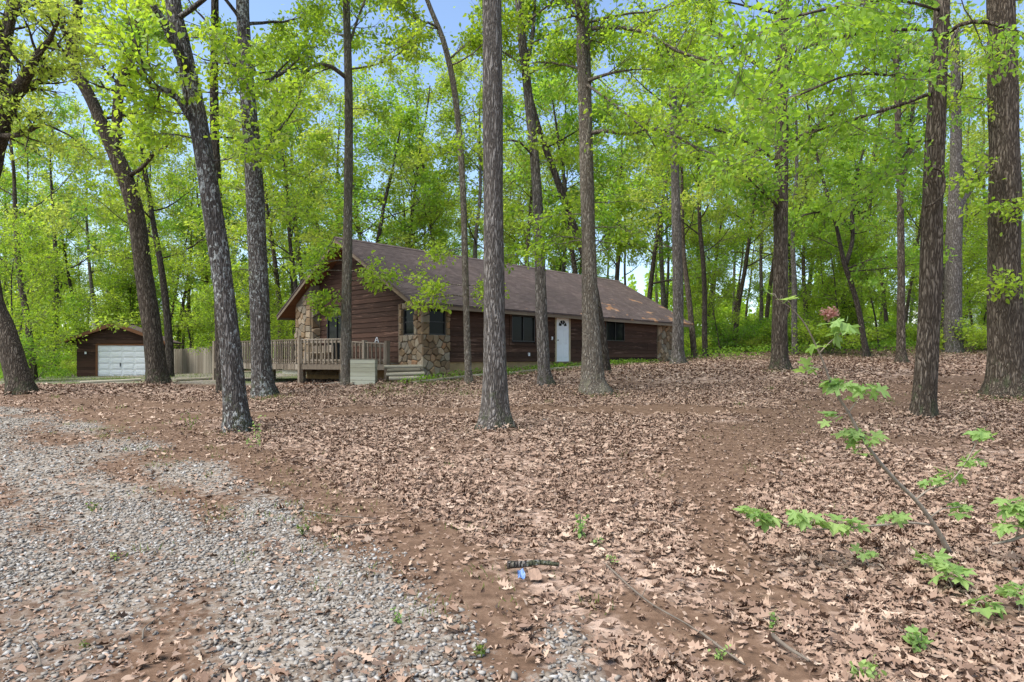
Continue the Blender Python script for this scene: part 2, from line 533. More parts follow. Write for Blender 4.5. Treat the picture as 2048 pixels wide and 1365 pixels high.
# ------------------------------------------------------------------ terrain
CP = [(0, 0, 0), (-4, 2, 0), (4, 2, 0), (0, 5, .02), (-6, 6, 0), (6, 6, .06), (-.3, 12.3, .31), (-5.4, 12.4, .15), (-10.5, 10.4, .08),
      (-7.5, 19, .46), (-5.9, 22.5, .60), (-7.2, 23.4, .54), (2.44, 18.5, .56), (8.5, 13, .38), (13, 16.5, .60), (10, 23, 1.18), (18.5, 30, 1.42), (20.2, 36, 1.85),
      (-3.3, 23.3, .90), (1.0, 23.5, .95), (9.3, 36.3, 1.5), (2.6, 28.6, 1.2), (7.9, 29.8, 1.31), (14, 42, 1.95), (30, 42, 2.45), (-26, 42, .47), (-23, 46, .55),
      (-14.6, 26, .63), (-16.3, 21, .45), (-20, 20, .3), (-8.3, 25, .56), (-14, 29.5, .58), (-10, 40, .95), (0, 55, 1.5), (-40, 30, .1), (-50, 70, .4),
      (0, 100, 2.0), (40, 90, 3.2), (70, 60, 3.0), (40, 25, 1.3), (20, 12, .35), (-15, 4, -.05), (15, 2, 0), (-30, 5, -.3), (0, -15, -.2), (-80, 120, .5), (80, 120, 3.5), (-80, 0, -.5), (80, 0, .5), (0, 170, 2.4)]
_cp = np.array(CP, float)
def _tps(r2):
    return 0.5 * r2 * np.log(r2 + 1e-9)
_n = len(_cp)
_K = _tps(((_cp[:, None, :2] - _cp[None, :, :2]) ** 2).sum(-1)) + np.eye(_n) * 8.0
_P = np.hstack([np.ones((_n, 1)), _cp[:, :2]])
_S = np.linalg.solve(np.block([[_K, _P], [_P.T, np.zeros((3, 3))]]), np.concatenate([_cp[:, 2], np.zeros(3)]))
def ground_z(x, y):
    x, y = np.asarray(x, float), np.asarray(y, float)
    out = _S[_n] + _S[_n + 1] * x + _S[_n + 2] * y
    for k in range(_n):
        out = out + _S[k] * _tps((x - _cp[k, 0]) ** 2 + (y - _cp[k, 1]) ** 2)
    near = np.clip(1 - (np.hypot(x, y - 6) - 25) / 20, 0, 1)
    return out + near * (0.025 * noise2(x, y, 0.8) + 0.010 * noise2(x + 40, y, 3.0))
def gz(x, y):
    return float(ground_z(np.array([x]), np.array([y]))[0])

# the edge of the gravel drive (X for each Y) and the bare wheel tracks
EDGE_Y = [0, 3.1, 3.46, 3.94, 4.36, 5.28, 5.9, 6.9, 8.3, 10.5, 13.5, 15.2, 17.2, 60]
EDGE_X = [0.1, -.06, -.14, -.42, -.80, -1.38, -1.9, -2.6, -3.9, -6.2, -8.8, -11.0, -14, -60]
def seg_dist(x, y, pts):
    d = np.full(np.shape(x), 1e9)
    for (ax, ay, aw), (bx, by, bw) in zip(pts[:-1], pts[1:]):
        dx, dy = bx - ax, by - ay
        t = np.clip(((x - ax) * dx + (y - ay) * dy) / (dx * dx + dy * dy), 0, 1)
        d = np.minimum(d, np.hypot(x - ax - t * dx, y - ay - t * dy) / (aw + (bw - aw) * t))
    return d
TRACKS = [[(-9, 14.6, .9), (-4, 15.0, .85), (0.5, 15.0, .75), (4, 14.6, .9), (6.5, 13.6, 1.2)],
          [(26, 25, 2.4), (15, 20.0, 2.0), (9.4, 16.2, 1.5), (4.9, 12.0, 1.1), (3.1, 9.4, .7), (2.2, 7.2, .38), (1.6, 4.7, .25)],
          [(5.6, 10.7, .6), (8.2, 10.2, .8), (9.8, 9.8, .5)],
          [(-.02, 2.6, .2), (-.18, 4.2, .28), (-.85, 5.5, .55), (-2.1, 6.9, .6), (-3.6, 8.6, .8), (-6, 11.2, 1.3), (-10, 15.5, 1.6)],
          [(-1.2, 5.2, .5), (-.1, 5.1, .4)], [(.7, 4.2, .3), (1.3, 3.1, .3)], [(1.75, 5.4, .3), (1.6, 4.2, .28), (1.9, 3.9, .15)],
          [(-17, 19.8, 1.8), (-12.5, 18.4, 1.8), (-7.5, 16.2, 1.0)]]
def masks(x, y):
    e = np.interp(y, EDGE_Y, EDGE_X)
    wob = 0.35 * noise2(x, y, 1.1) * np.clip(y / 8, .3, 1.5)
    g = np.clip((e + wob - x) / (0.5 + 0.05 * y) + 0.5, 0, 1)
    g2 = np.clip(1.2 - np.hypot((x - .28) / .26, (y - 3.35) / .55) + 0.4 * noise2(x, y, 4), 0, 1) * (y < 4.3)
    patch = np.clip(0.95 + 0.45 * noise2(x + 9, y - 4, 0.9) + 0.25 * noise2(x - 5, y, 2.6) - 0.38 * np.clip((-x - 0.35 * y) / 1.2, 0, 1) * np.clip((6.5 - y) / 2, 0, 1), 0.2, 1)
    for o_, w_ in ((.75, .28), (2.5, .34)):
        d_ = (e - x - o_ * np.clip(y / 6, .7, 1.6)) / (w_ * np.clip(y / 6, .7, 1.6))
        patch = patch * (1 - np.clip(.55 + .35 * noise2(x, y + 7, 1.3), 0, .8) * np.exp(-d_ * d_))
    g = np.maximum(g * patch, g2)
    tr = np.zeros(np.shape(x))
    for t in TRACKS:
        tr = np.maximum(tr, np.clip(1.5 - seg_dist(x, y, t) + 0.35 * noise2(x, y, 2.0), 0, 1))
    drive = np.clip((e - x) / 0.8, 0, 1)
    lit = np.clip(1 - g * 1.25, 0, 1) * (1 - 0.90 * drive) * (1 - 0.93 * tr) * np.clip(1.0 + 0.5 * noise2(x - 3, y + 8, 0.6), 0.35, 1)
    lit = np.where(y > 34, lit * 0.55, lit)
    return g, tr, lit

def grid_axis(parts):
    out = []
    for a, b, n in parts:
        out += list(np.linspace(a, b, n, endpoint=False))
    return np.array(out + [parts[-1][1]])
gx = grid_axis([(-700, -120, 8), (-120, -40, 16), (-40, -14, 40), (-14, 14, 150), (14, 40, 40), (40, 120, 16), (120, 700, 8)])
gy = grid_axis([(-200, -10, 8), (-10, 2, 14), (2, 14, 110), (14, 40, 90), (40, 120, 40), (120, 900, 14)])
GX, GY = np.meshgrid(gx, gy)
fx, fy = GX.ravel(), GY.ravel()
cxx, cyy = np.clip(fx, -80, 80), np.clip(fy, -15, 150)
fz = ground_z(cxx, cyy)
mg, mt, ml = masks(fx, fy)
# pale gravel and grass in front of the garage, green patches by the house and under the woods
fade = lambda v, a, b: np.clip((v - a) / (b - a), 0, 1)
nz = noise2(fx, fy, 0.5)
garagedrive = fade(fy + .3 * fx, 20.8, 22.2) * (fx < -10) * (1 - fade(fy, 47, 50))
grass = np.clip(fade(fy - 0.35 * fx, 31, 40) * (fx > 3) + garagedrive * (0.45 + 0.35 * nz) + fade(fy, 48, 56), 0, 1) * np.clip(0.75 + 0.5 * nz, 0, 1)
wood_right = (fx > 6) & (fy > 30)
grass = np.where(wood_right, np.clip(fade(fy, 33, 46) * (0.55 + 0.45 * nz), 0, 1), grass)
clay = np.clip(1.15 - np.hypot((fx + 6.6) / 2.6, (fy - 23.9) / 0.9), 0, 1)
nxv, nyv = len(gx), len(gy)
ii = np.arange(nyv - 1)[:, None] * nxv + np.arange(nxv - 1)[None, :]
faces = np.stack([ii, ii + 1, ii + 1 + nxv, ii + nxv], -1).reshape(-1, 4)
ground = link('ground', np_mesh('ground', np.stack([fx, fy, fz], 1), faces, M['ground'], True,
              {'gravel': np.clip(mg + garagedrive * 0.75, 0, 1), 'litter': ml * (1 - garagedrive), 'grass': grass, 'clay': clay}))
tag(ground, 'brown woodland floor of dirt and dead leaves around the cabin', None, None, 'structure')

# ------------------------------------------------------------------ the house
d_ang = math.radians(45.97)
HOUSE = Matrix.Translation((-3.3, 23.3, 1.5)) @ Matrix.Rotation(d_ang, 4, 'Z')     # x along the long wall, y along the gable wall, z from the floor
def hloc(x, y, z=0.0):
    return HOUSE @ Vector((x, y, z))
house = empty('house', hloc(0, 0), d_ang)
tag(house, 'long single-storey brown cedar house with stone corners and brown shingled gable roof', 'house')
RX0, RX1 = -0.8, 19.6
RY0, RYR, RY1 = -0.45, 4.8, 10.05
SL = 0.566
def roof_z(y):
    return 2.0 + SL * (y - RY0) if y <= RYR else 2.0 + SL * (RY1 - y)
WY = 8.9
LEN = 18.05

# wall cores (behind the boards)
mb = MB()
mb.poly([(0.03, 0.03, -0.02), (0.03, WY, -0.02), (0.03, WY, roof_z(WY) - .01), (0.03, RYR, roof_z(RYR) - .01), (0.03, 0.03, roof_z(0.03) - .01)])
mb.poly([(0.03, 0.03, -0.02), (0.03, 0.03, roof_z(0) - .01), (LEN, 0.03, roof_z(0) - .01), (LEN, 0.03, -0.02)])
mb.poly([(LEN, 0.03, -0.02), (LEN, 0.03, roof_z(0) - .01), (LEN, RYR, roof_z(RYR) - .01), (LEN, WY, roof_z(WY) - .01), (LEN, WY, -0.02)])
mb.poly([(0.03, WY, -0.02), (LEN, WY, -0.02), (LEN, WY, roof_z(WY) - .01), (0.03, WY, roof_z(WY) - .01)])
mb.build('wall', M['dark'], house)
mb = MB()
mb.box(0.06, LEN - .05, 0.06, WY - .05, -1.0, -0.03)
mb.build('foundation', M['foundation'], house)

# openings on the two visible walls: (from, to, sill, head)
OPEN_L = [(4.69, 6.14, 0.83, 1.96), (7.55, 8.6, -0.03, 2.02), (11.5, 13.1, 1.0, 2.02)]
OPEN_G = [(5.25, 6.8, 0.0, 1.97)]
STONE_L = [(0.0, 1.23), (16.3, LEN)]
STONE_G = [(0.0, 1.32), (7.5, WY)]
EXPO = 0.2
def spans(a, b, cuts):
    out = [(a, b)]
    for c0, c1 in cuts:
        nxt = []
        for p, q in out:
            if c1 <= p or c0 >= q: nxt.append((p, q)); continue
            if c0 > p: nxt.append((p, c0))
            if c1 < q: nxt.append((c1, q))
        out = nxt
    return [s for s in out if s[1] - s[0] > 0.05]

def board(p, q, z0, z1, wall, tp=None, tq=None):
    """one lapped board on the gable wall ('g') or the long wall ('l'), thicker at its lower edge"""
    t0, t1 = R.uniform(0.036, 0.046), 0.012
    z0 += R.uniform(-.006, .006)
    prof = []
    for a, at_ in ((p, p if tp is None else tp), (q, q if tq is None else tq)):
        prof.append([(a, -t0, z0), (a, 0.02, z0), (at_, 0.02, z1), (at_, -t1, z1)])
    conv = (lambda c: (c[1], c[0], c[2])) if wall == 'g' else (lambda c: (c[0], c[1], c[2]))
    P, Q = [[conv(c) for c in e] for e in prof]
    m = MB()
    m.hexa([P[0], P[1], P[2], P[3], Q[0], Q[1], Q[2], Q[3]])
    m.build('siding_board', M['siding'], house)

z = -0.02
while z < 5.0:
    z1 = z + EXPO + 0.02
    zm = z + EXPO * 0.5
    # long wall
    if z < 2.2:
        cuts = list(STONE_L) + [(o[0], o[1]) for o in OPEN_L if o[2] < zm < o[3]]
        for p, q in spans(0, LEN, cuts):
            # boards come in lengths: butt joints here and there
            cut = [p] + sorted(R.uniform(p, q) for _ in range(int((q - p) / 4.5))) + [q]
            for a, b2 in zip(cut[:-1], cut[1:]):
                if b2 - a > 0.1:
                    board(a + .002, b2 - .002, z, min(z1, roof_z(0) - .02), 'l')
    # gable wall
    lo = max(0, RY0 + (z - 2.0) / SL) if z > 2.0 else 0
    hi = min(WY, RY1 - (z - 2.0) / SL) if z > 2.0 else WY
    cuts = [(o[0], o[1]) for o in OPEN_G if o[2] <= zm < o[3]]
    cuts += [STONE_G[1]]
    if zm < 2.25: cuts += [STONE_G[0]]
    if hi - lo > 0.2:
        for p, q in spans(lo, hi, cuts):
            tl, th_ = (max(p, RY0 + (z1 - 2.0) / SL + .01), min(q, RY1 - (z1 - 2.0) / SL - .01)) if z1 > 2.0 else (p, q)
            if th_ - tl > .05:
                board(p + .002, q - .002, z, z1, 'g', tl + .002, th_ - .002)
    z += EXPO

# field stone facing, stone by stone
def clip_half(poly, nx, ny, c):
    out = []
    for i in range(len(poly)):
        a, b2 = poly[i - 1], poly[i]
        da, db = a[0] * nx + a[1] * ny - c, b2[0] * nx + b2[1] * ny - c
        if da <= 0: out.append(a)
        if (da < 0) != (db < 0):
            t = da / (da - db)
            out.append((a[0] + (b2[0] - a[0]) * t, a[1] + (b2[1] - a[1]) * t))
    return out
def cells(x0, x1, z0, z1, size):
    nx_, nz_ = max(1, round((x1 - x0) / size)), max(1, round((z1 - z0) / (size * 0.8)))
    sd = []
    for i in range(nx_):
        for j in range(nz_):
            sd.append((x0 + (x1 - x0) * (i + .5 + R.uniform(-.42, .42) + (.25 if j % 2 and nx_ > 1 else 0)) / nx_, z0 + (z1 - z0) * (j + .5 + R.uniform(-.4, .4)) / nz_))
    for k, s in enumerate(sd):
        poly = [(x0, z0), (x1, z0), (x1, z1), (x0, z1)]
        for k2, t in enumerate(sd):
            if k2 == k or len(poly) < 3: continue
            nx, ny = t[0] - s[0], t[1] - s[1]
            poly = clip_half(poly, nx, ny, nx * (s[0] + t[0]) / 2 + ny * (s[1] + t[1]) / 2)
        if len(poly) >= 3:
            yield poly
def stone_face(rects, conv, size):
    """conv(a, z, out) -> house coordinates"""
    for r in rects:
        for poly in cells(*r, size):
            cx = sum(p[0] for p in poly) / len(poly)
            cz = sum(p[1] for p in poly) / len(poly)
            rad = max(math.hypot(p[0] - cx, p[1] - cz) for p in poly)
            if rad < 0.03: continue
            dep = R.uniform(0.05, 0.11)
            j = max(0.55, 1 - 0.018 / rad)
            ring = lambda k, o: [conv(cx + (p[0] - cx) * k, cz + (p[1] - cz) * k, o) for p in poly]
            a, b2, c = ring(j, 0.0), ring(j * .97, dep * .7), ring(j * R.uniform(.72, .85), dep)
            c = [tuple(np.array(q) + np.array([R.uniform(-.008, .008)] * 3)) for q in c]
            m = MB()
            n = len(poly)
            m.v = a + b2 + c
            for s0 in (0, n):
                for i in range(n):
                    k2 = (i + 1) % n
                    m.f.append((s0 + i, s0 + k2, s0 + n + k2, s0 + n + i))
            m.f.append(tuple(range(2 * n, 3 * n)))
            m.build('stone', M['field_stone'], house)
ON, OFF = 0.05, 0.0
gface = lambda a, zz, o: (-0.06 - o, a, zz)
lface = lambda a, zz, o: (a, -0.06 - o, zz)
zt = 2.22
# near corner: mortar core boxes with window holes left open
WL, WR = (0.42, 1.14, 1.0, 1.98), (0.24, 1.06, 1.0, 1.98)
mb = MB()
for (a0, a1, z0, z1) in ((-.06, 1.32, -.75, 1.0), (-.06, .42, 1.0, zt), (1.14, 1.32, 1.0, zt), (.42, 1.14, 1.98, zt)):
    mb.box(-.06, .02, a0, a1, z0, z1)
for (a0, a1, z0, z1) in ((.021, 1.23, -.75, 1.0), (.021, .24, 1.0, zt), (1.06, 1.23, 1.0, zt), (.24, 1.06, 1.98, zt)):
    mb.box(a0, a1, -.058, .02, z0, z1)
mb.build('mortar_bed', M['mortar'], house)
MB().box(LEN - 1.75, LEN + .05, -.06, .02, -.2, zt).build('mortar_bed', M['mortar'], house)
stone_face([(-.14, 1.32, -.72, 1.0), (-.14, .40, 1.0, zt), (1.15, 1.32, 1.0, zt), (.42, 1.14, 1.99, zt)], gface, 0.30)
stone_face([(-.14, 1.23, -.72, 1.0), (-.14, .23, 1.0, zt), (1.07, 1.23, 1.0, zt), (.24, 1.06, 1.99, zt)], lface, 0.30)
stone_face([(16.3, LEN + .05, -.15, zt)], lface, 0.34)
# stone chimney breast under the overhang
mb = MB()
mb.hexa([(-.42, 7.5, -.5), (.02, 7.5, -.5), (.02, WY, -.5), (-.42, WY, -.5), (-.42, 7.5, roof_z(7.5) - .03), (.02, 7.5, roof_z(7.5) - .03), (.02, WY, roof_z(WY) - .03), (-.42, WY, roof_z(WY) - .03)])
mb.build('chimney_breast', M['mortar'], house)
stone_face([(7.5, WY, -.4, 2.5)], lambda a, zz, o: (-.42 - o, a, zz), 0.36)
stone_face([(7.55, 8.2, 2.5, 2.95)], lambda a, zz, o: (-.42 - o, a, zz), 0.34)
stone_face([(-.42, 0.0, -.4, 2.9)], lambda a, zz, o: (a, 7.5 - o, zz), 0.34)

# windows and doors
def window(conv, a0, a1, z0, z1, split='h', fr=0.05, inset=0.03):
    """conv(a, out, z); split: h = sash bar across, v = sliding pane"""
    def bx(m, p, q, o0, o1, r, s):
        c = [conv(p, o0, r), conv(q, o0, r), conv(q, o1, r), conv(p, o1, r), conv(p, o0, s), conv(q, o0, s), conv(q, o1, s), conv(p, o1, s)]
        m.hexa(c)
    w = MB()
    bx(w, a0, a0 + fr, -.02, inset, z0, z1); bx(w, a1 - fr, a1, -.02, inset, z0, z1)
    bx(w, a0 + fr, a1 - fr, -.02, inset, z1 - fr, z1); bx(w, a0 + fr, a1 - fr, -.02, inset + .012, z0, z0 + fr)
    wo = w.build('window', M['window_frame'], house)
    if split == 'h':
        zm = (z0 + z1) / 2
        bars = [(a0 + fr, a1 - fr, zm - .02, zm + .02)]
        panes = [(a0 + fr, a1 - fr, z0 + fr, zm - .02), (a0 + fr, a1 - fr, zm + .02, z1 - fr)]
    else:
        am = (a0 + a1) / 2
        bars = [(am - .025, am + .025, z0 + fr, z1 - fr)]
        panes = [(a0 + fr, am - .025, z0 + fr, z1 - fr), (am + .025, a1 - fr, z0 + fr, z1 - fr)]
    for p, q, r, s in bars:
        m = MB(); bx(m, p, q, -.015, inset - .006, r, s); m.build('sash_bar', M['window_frame'], wo)
    for k, (p, q, r, s) in enumerate(panes):
        m = MB(); bx(m, p, q, -.012, -.004 + .008 * k, r, s); m.build('pane', M['glass'], wo)
    return wo
cl = lambda a, o, zz: (a, -o, zz)
cg = lambda a, o, zz: (-o, a, zz)
window(cg, WL[0], WL[1], WL[2], WL[3])
window(cl, WR[0], WR[1], WR[2], WR[3])
window(cl, 4.69, 6.14, 0.83, 1.96, 'v', inset=.05)
window(cl, 11.5, 13.1, 1.0, 2.02, 'v', inset=.05)
window(cg, 5.25, 6.8, 0.0, 1.97, 'v', .07, inset=.05)
# casing round the picture window and the glazed door
mb = MB()
for (a0, a1, z0, z1) in ((4.55, 4.69, .70, 2.05), (6.14, 6.28, .70, 2.05)):
    mb.box(a0, a1, -.06, 0, z0, z1)
mb.box(4.55, 6.28, -.07, -.002, .66, .74)
mb.build('window_casing', M['siding'], house)
# front door
dr = MB()
dr.box(7.62, 8.53, -.035, .0, -.03, 1.97)
door = dr.build('front_door', M['white'], house)
door['label'] = 'white front door with half-round fan light'
mb = MB()
mb.box(7.53, 7.62, -.065, 0.01, -.05, 2.05); mb.box(8.53, 8.62, -.065, 0.01, -.05, 2.05); mb.box(7.62, 8.53, -.065, 0.01, 1.97, 2.05)
mb.build('door_frame', M['frame_tan'], house)
mb = MB(); mb.box(7.5, 8.65, -.16, .0, -.10, -.052); mb.build('door_sill', M['trim'], house)
cxd, czd = 8.075, 1.60
for k in range(4):       # fan light: four wedge panes
    a0, a1 = PI * k / 4 + .06, PI * (k + 1) / 4 - .06
    m = MB()
    pts = [(cxd + math.cos(a) * rr, -.040, czd + math.sin(a) * rr * 0.95) for rr, aa in ((.10, (a0, a1)), (.29, (a1, (a0 + a1) / 2, a0))) for a in aa]
    m.poly(pts[::-1])
    m.build('fan_pane', M['glass'], door)
for (x0, x1, z0, z1) in ((7.72, 8.03, .15, .70), (8.12, 8.43, .15, .70), (7.72, 8.03, .80, 1.48), (8.12, 8.43, .80, 1.48)):
    m = MB()
    m.hexa([(x0, -.036, z0), (x1, -.036, z0), (x1, -.036, z1), (x0, -.036, z1), (x0 + .04, -.05, z0 + .04), (x1 - .04, -.05, z0 + .04), (x1 - .04, -.05, z1 - .04), (x0 + .04, -.05, z1 - .04)])
    m.build('door_panel', M['white'], door)
m = MB(); m.tube([(7.70, -.036, .95), (7.70, -.06, .95), (7.70, -.09, .95)], [.015, .015, .03], 8); m.build('door_knob', M['black_metal'], door)
m = MB(); m.box(7.28, 7.34, -.075, -.02, .95, 1.1); m.build('doorbell', M['white'], house)
m = MB(); m.box(5.72, 5.80, -.08, -.02, .22, .36); m.build('outlet_cover', M['white'], house)
m = MB(); m.box(-.068, -.02, 1.32, 1.43, -.02, 2.2); m.build('corner_board', M['trim'], house)

# roof: two shingled slopes, soffit boards beneath, fascia and rake boards
def slope_mesh(y0, y1, t0, t1, x0=RX0, x1=RX1, drop=0.0):
    m = MB()
    m.hexa([(x0, y0, roof_z(y0) + t0), (x1, y0, roof_z(y0) + t0), (x1, y1, roof_z(y1) + t0), (x0, y1, roof_z(y1) + t0),
            (x0, y0, roof_z(y0) + t1), (x1, y0, roof_z(y0) + t1), (x1, y1, roof_z(y1) + t1), (x0, y1, roof_z(y1) + t1)])
    return m
front = slope_mesh(RY0 - .03, RYR, .09, .15, RX0 - .03, RX1 + .03).build('roof', M['roof'], house)
slope_mesh(RYR + .001, RY1 + .03, .09, .15, RX0 - .03, RX1 + .03).build('roof', M['roof'], house)
# courses of shingles, as thin steps standing a little proud on the near slope
crs = MB()
nrow = 42
for k in range(nrow):
    ya = RY0 - .03 + (RYR - RY0 + .03) * k / nrow
    yb = RY0 - .03 + (RYR - RY0 + .03) * (k + 1) / nrow + .012
    yb = min(yb, RYR)
    jit = R.uniform(-.002, .002)
    crs.poly([(RX0 - .03, ya, roof_z(ya) + .168 + jit), (RX1 + .03, ya, roof_z(ya) + .168), (RX1 + .03, yb, roof_z(yb) + .153), (RX0 - .03, yb, roof_z(yb) + .153 + jit)])
    crs.poly([(RX0 - .03, ya, roof_z(ya) + .148), (RX1 + .03, ya, roof_z(ya) + .148), (RX1 + .03, ya, roof_z(ya) + .168), (RX0 - .03, ya, roof_z(ya) + .168 + jit)])
co = crs.build('shingle_course', M['roof'], front)
tag(co, kind='stuff')
mb = MB()
for s in (-1, 1):
    y1 = RYR - .16 if s < 0 else RYR + .16
    mb.hexa([(RX0 - .04, RYR, roof_z(RYR) + .165), (RX1 + .04, RYR, roof_z(RYR) + .165), (RX1 + .04, y1, roof_z(y1) + .172), (RX0 - .04, y1, roof_z(y1) + .172),
             (RX0 - .04, RYR, roof_z(RYR) + .19), (RX1 + .04, RYR, roof_z(RYR) + .19), (RX1 + .04, y1, roof_z(y1) + .182), (RX0 - .04, y1, roof_z(y1) + .182)])
mb.build('ridge_cap', M['roof'], house)
# soffit boards under both overhangs at the gable, laid along the ridge
def soffit(y0, y1, x0, x1, n):
    for k in range(n):
        a, b2 = y0 + (y1 - y0) * k / n, y0 + (y1 - y0) * (k + 1) / n - .006 * (1 if y1 > y0 else -1)
        slope_mesh(a, b2, .03, .088, x0, x1).build('soffit_board', M['soffit'], house)
soffit(RY0 + .02, RYR - .01, RX0 + .03, 0.0, 16)
soffit(RYR + .01, RY1 - .02, RX0 + .03, 0.0, 16)
slope_mesh(RY0 + .02, 0.03, .03, .088, 0.01, RX1 - .03).build('soffit_board', M['soffit'], house)
slope_mesh(WY, RY1 - .02, .03, .088, 0.01, RX1 - .03).build('soffit_board', M['soffit'], house)
slope_mesh(0.04, RYR - .01, .03, .088, LEN + .01, RX1 - .03).build('soffit_board', M['soffit'], house)
def rake(y0, y1, x):
    m = MB()
    m.hexa([(x, y0, roof_z(y0) - .07), (x + .03, y0, roof_z(y0) - .07), (x + .03, y1, roof_z(y1) - .07), (x, y1, roof_z(y1) - .07),
            (x, y0, roof_z(y0) + .088), (x + .03, y0, roof_z(y0) + .088), (x + .03, y1, roof_z(y1) + .088), (x, y1, roof_z(y1) + .088)])
    m.build('rake_board', M['trim'], house)
for xx in (RX0 - .002, RX1 - .028):
    rake(RY0, RYR - .001, xx); rake(RYR + .001, RY1, xx)
for y_, l in ((RY0 - .005, [(RX0 + .03, 5.2), (5.203, 11.1), (11.103, RX1 - .03)]), (RY1 - .025, [(RX0 + .03, RX1 - .03)])):
    for a, b2 in l:
        m = MB(); m.box(a, b2, y_, y_ + .03, 2.0 - .06, 2.0 + .088); m.build('fascia_board', M['trim'], house)
# porch roof on the far side with its post
m = MB()
m.hexa([(2.6, 9.2, 1.86), (7.4, 9.2, 1.86), (7.4, 12.0, 1.62), (2.6, 12.0, 1.62), (2.6, 9.2, 1.98), (7.4, 9.2, 1.98), (7.4, 12.0, 1.74), (2.6, 12.0, 1.74)])
m.build('porch_roof', M['roof'], house)
for xx in (2.8, 7.2):
    m = MB(); m.box(xx - .09, xx + .09, 11.7, 11.88, -.6, 1.63); m.build('porch_post', M['trim'], house)

# ------------------------------------------------------------------ deck in front of the gable
deck = empty('deck', hloc(0, 0), d_ang)
tag(deck, 'weathered grey wooden deck with baluster railing below the gable', 'deck')
A_, B_, C_, D_, E_ = (-2.9, 12.0), (-2.25, 5.0), (-1.45, 3.1), (-0.95, 0.9), (3.0, 12.3)
DZ = -0.06
outline = [(-.5, .95), D_, C_, B_, A_, E_, (3.0, 9.05), (-.5, 9.05)]
# floor boards run along the gable wall
nb = 24
for k in range(nb):
    x1 = -.02 - k * .122 - (.45 if k > 40 else 0)
    x0 = x1 - .114
    xm = (x0 + x1) / 2
    if xm < -2.9: break
    # y range inside the outline at this x
    def edge_y(p, q):
        t = (xm - p[0]) / (q[0] - p[0])
        return p[1] + (q[1] - p[1]) * t
    lo = 1.45 if xm > D_[0] else (edge_y(D_, C_) if xm > C_[0] else (edge_y(C_, B_) if xm > B_[0] else edge_y(B_, A_)))
    hi = 12.0
    m = MB()
    m.box(x0, x1, lo, min(hi, 7.40) if xm > -.55 else hi, DZ - .035 + R.uniform(-.002, .002), DZ)
    m.build('deck_board', M['deck_wood'], deck)
def rim(p, q, h=.22, t=.04, drop=.04):
    m = MB(); m.bar((p[0], p[1], DZ - drop - h / 2), (q[0], q[1], DZ - drop - h / 2), t, h); m.build('rim_board', M['deck_wood'], deck)
for p, q in ((E_, A_), (A_, B_), (B_, C_), (C_, D_)):
    rim(p, q)
# short vertical skirt boards on the left stretch
for k in range(26):
    t0 = k / 26
    px_, py_ = A_[0] + (B_[0] - A_[0]) * t0 - .05, A_[1] + (B_[1] - A_[1]) * t0
    qx, qy = A_[0] + (B_[0] - A_[0]) * (t0 + .034) - .05, A_[1] + (B_[1] - A_[1]) * (t0 + .034)
    m = MB(); m.bar((px_, py_, DZ - .16), (qx, qy, DZ - .16), .02, R.uniform(.20, .25)); m.build('skirt_board', M['deck_wood'], deck)
def railing(p, q, h0, h1, n, lean=0.02):
    p, q = Vector((*p, 0)), Vector((*q, 0))
    out = Vector((-(q - p).y, (q - p).x, 0)).normalized()
    if out.x > 0: out = -out
    for hh, w in ((0, (.09, .04)), (-.10, (.035, .085)), (None, (.035, .085))):
        a = Vector((p.x, p.y, DZ + (h0 + hh if hh is not None else .10)))
        b2 = Vector((q.x, q.y, DZ + (h1 + hh if hh is not None else .10)))
        m = MB(); m.bar(a, b2, *w); m.build('rail', M['deck_wood'], deck)
    for k in range(n):
        t = (k + .5) / n
        c = p.lerp(q, t) + out * .035
        top = DZ + h0 + (h1 - h0) * t - .025
        l = Vector((R.uniform(-lean, lean), R.uniform(-lean, lean), 0))
        m = MB(); m.bar(c + Vector((0, 0, DZ - .03)), c + l + Vector((0, 0, top)), .045, .045, (1, 0, 0)); m.build('baluster', M['deck_wood'], deck)
railing(E_, A_, .93, .93, 34)
railing(A_, B_, .93, .93, 44)
railing(B_, C_, .93, .93, 11)
railing(C_, D_, .84, .72, 11)
for (x, y), top in ((A_, 1.0), (B_, 1.02), (C_, .98), (D_, .82), (((A_[0] + B_[0]) / 2), 8.5) and ((-2.575, 8.5), 1.0), (E_, 1.0), ((-1.2, 2.0), .86)):
    g = hloc(x, y)
    zb = gz(g.x, g.y) - 1.5 - .1
    m = MB(); m.box(x - .075, x + .075, y - .075, y + .075, zb, DZ + top); m.build('post', M['deck_wood'], deck)
for x, y in ((-1.3, 6.5), (-1.2, 9.5), (-.9, 4.2)):        # inner posts in the dark below
    g = hloc(x, y)
    m = MB(); m.box(x - .06, x + .06, y - .06, y + .06, gz(g.x, g.y) - 1.6, DZ - .04); m.build('post', M['deck_wood'], deck)
# lattice strips closing the far side beneath the deck
for k in range(18):
    for s in (-1, 1):
        y0 = 5.6 + k * .17
        m = MB(); m.bar((-.16 - .012 * s, y0, -.30), (-.16 - .012 * s, y0 + s * .32, -.62), .008, .035); m.build('lattice_strip', M['deck_wood'], deck)

# bench on the deck
bench = empty('deck_bench', hloc(-1.0, 5.9, DZ), d_ang)
tag(bench, 'low grey wooden bench on the deck in front of stone chimney', 'bench')
for k in range(3):
    m = MB(); m.box(-.22 + k * .15, -.09 + k * .15, -.9, .9, .40, .435); m.build('seat_slat', M['deck_wood'], bench)
for y in (-.75, .75):
    for x in (-.18, .18):
        m = MB(); m.box(x - .035, x + .035, y - .035, y + .035, 0, .40); m.build('leg', M['deck_wood'], bench)
for k in range(9):
    m = MB(); m.box(.24, .265, -.88 + k * .2, -.74 + k * .2, .1, .72 + .02 * (k % 2)); m.build('back_slat', M['deck_wood'], bench)

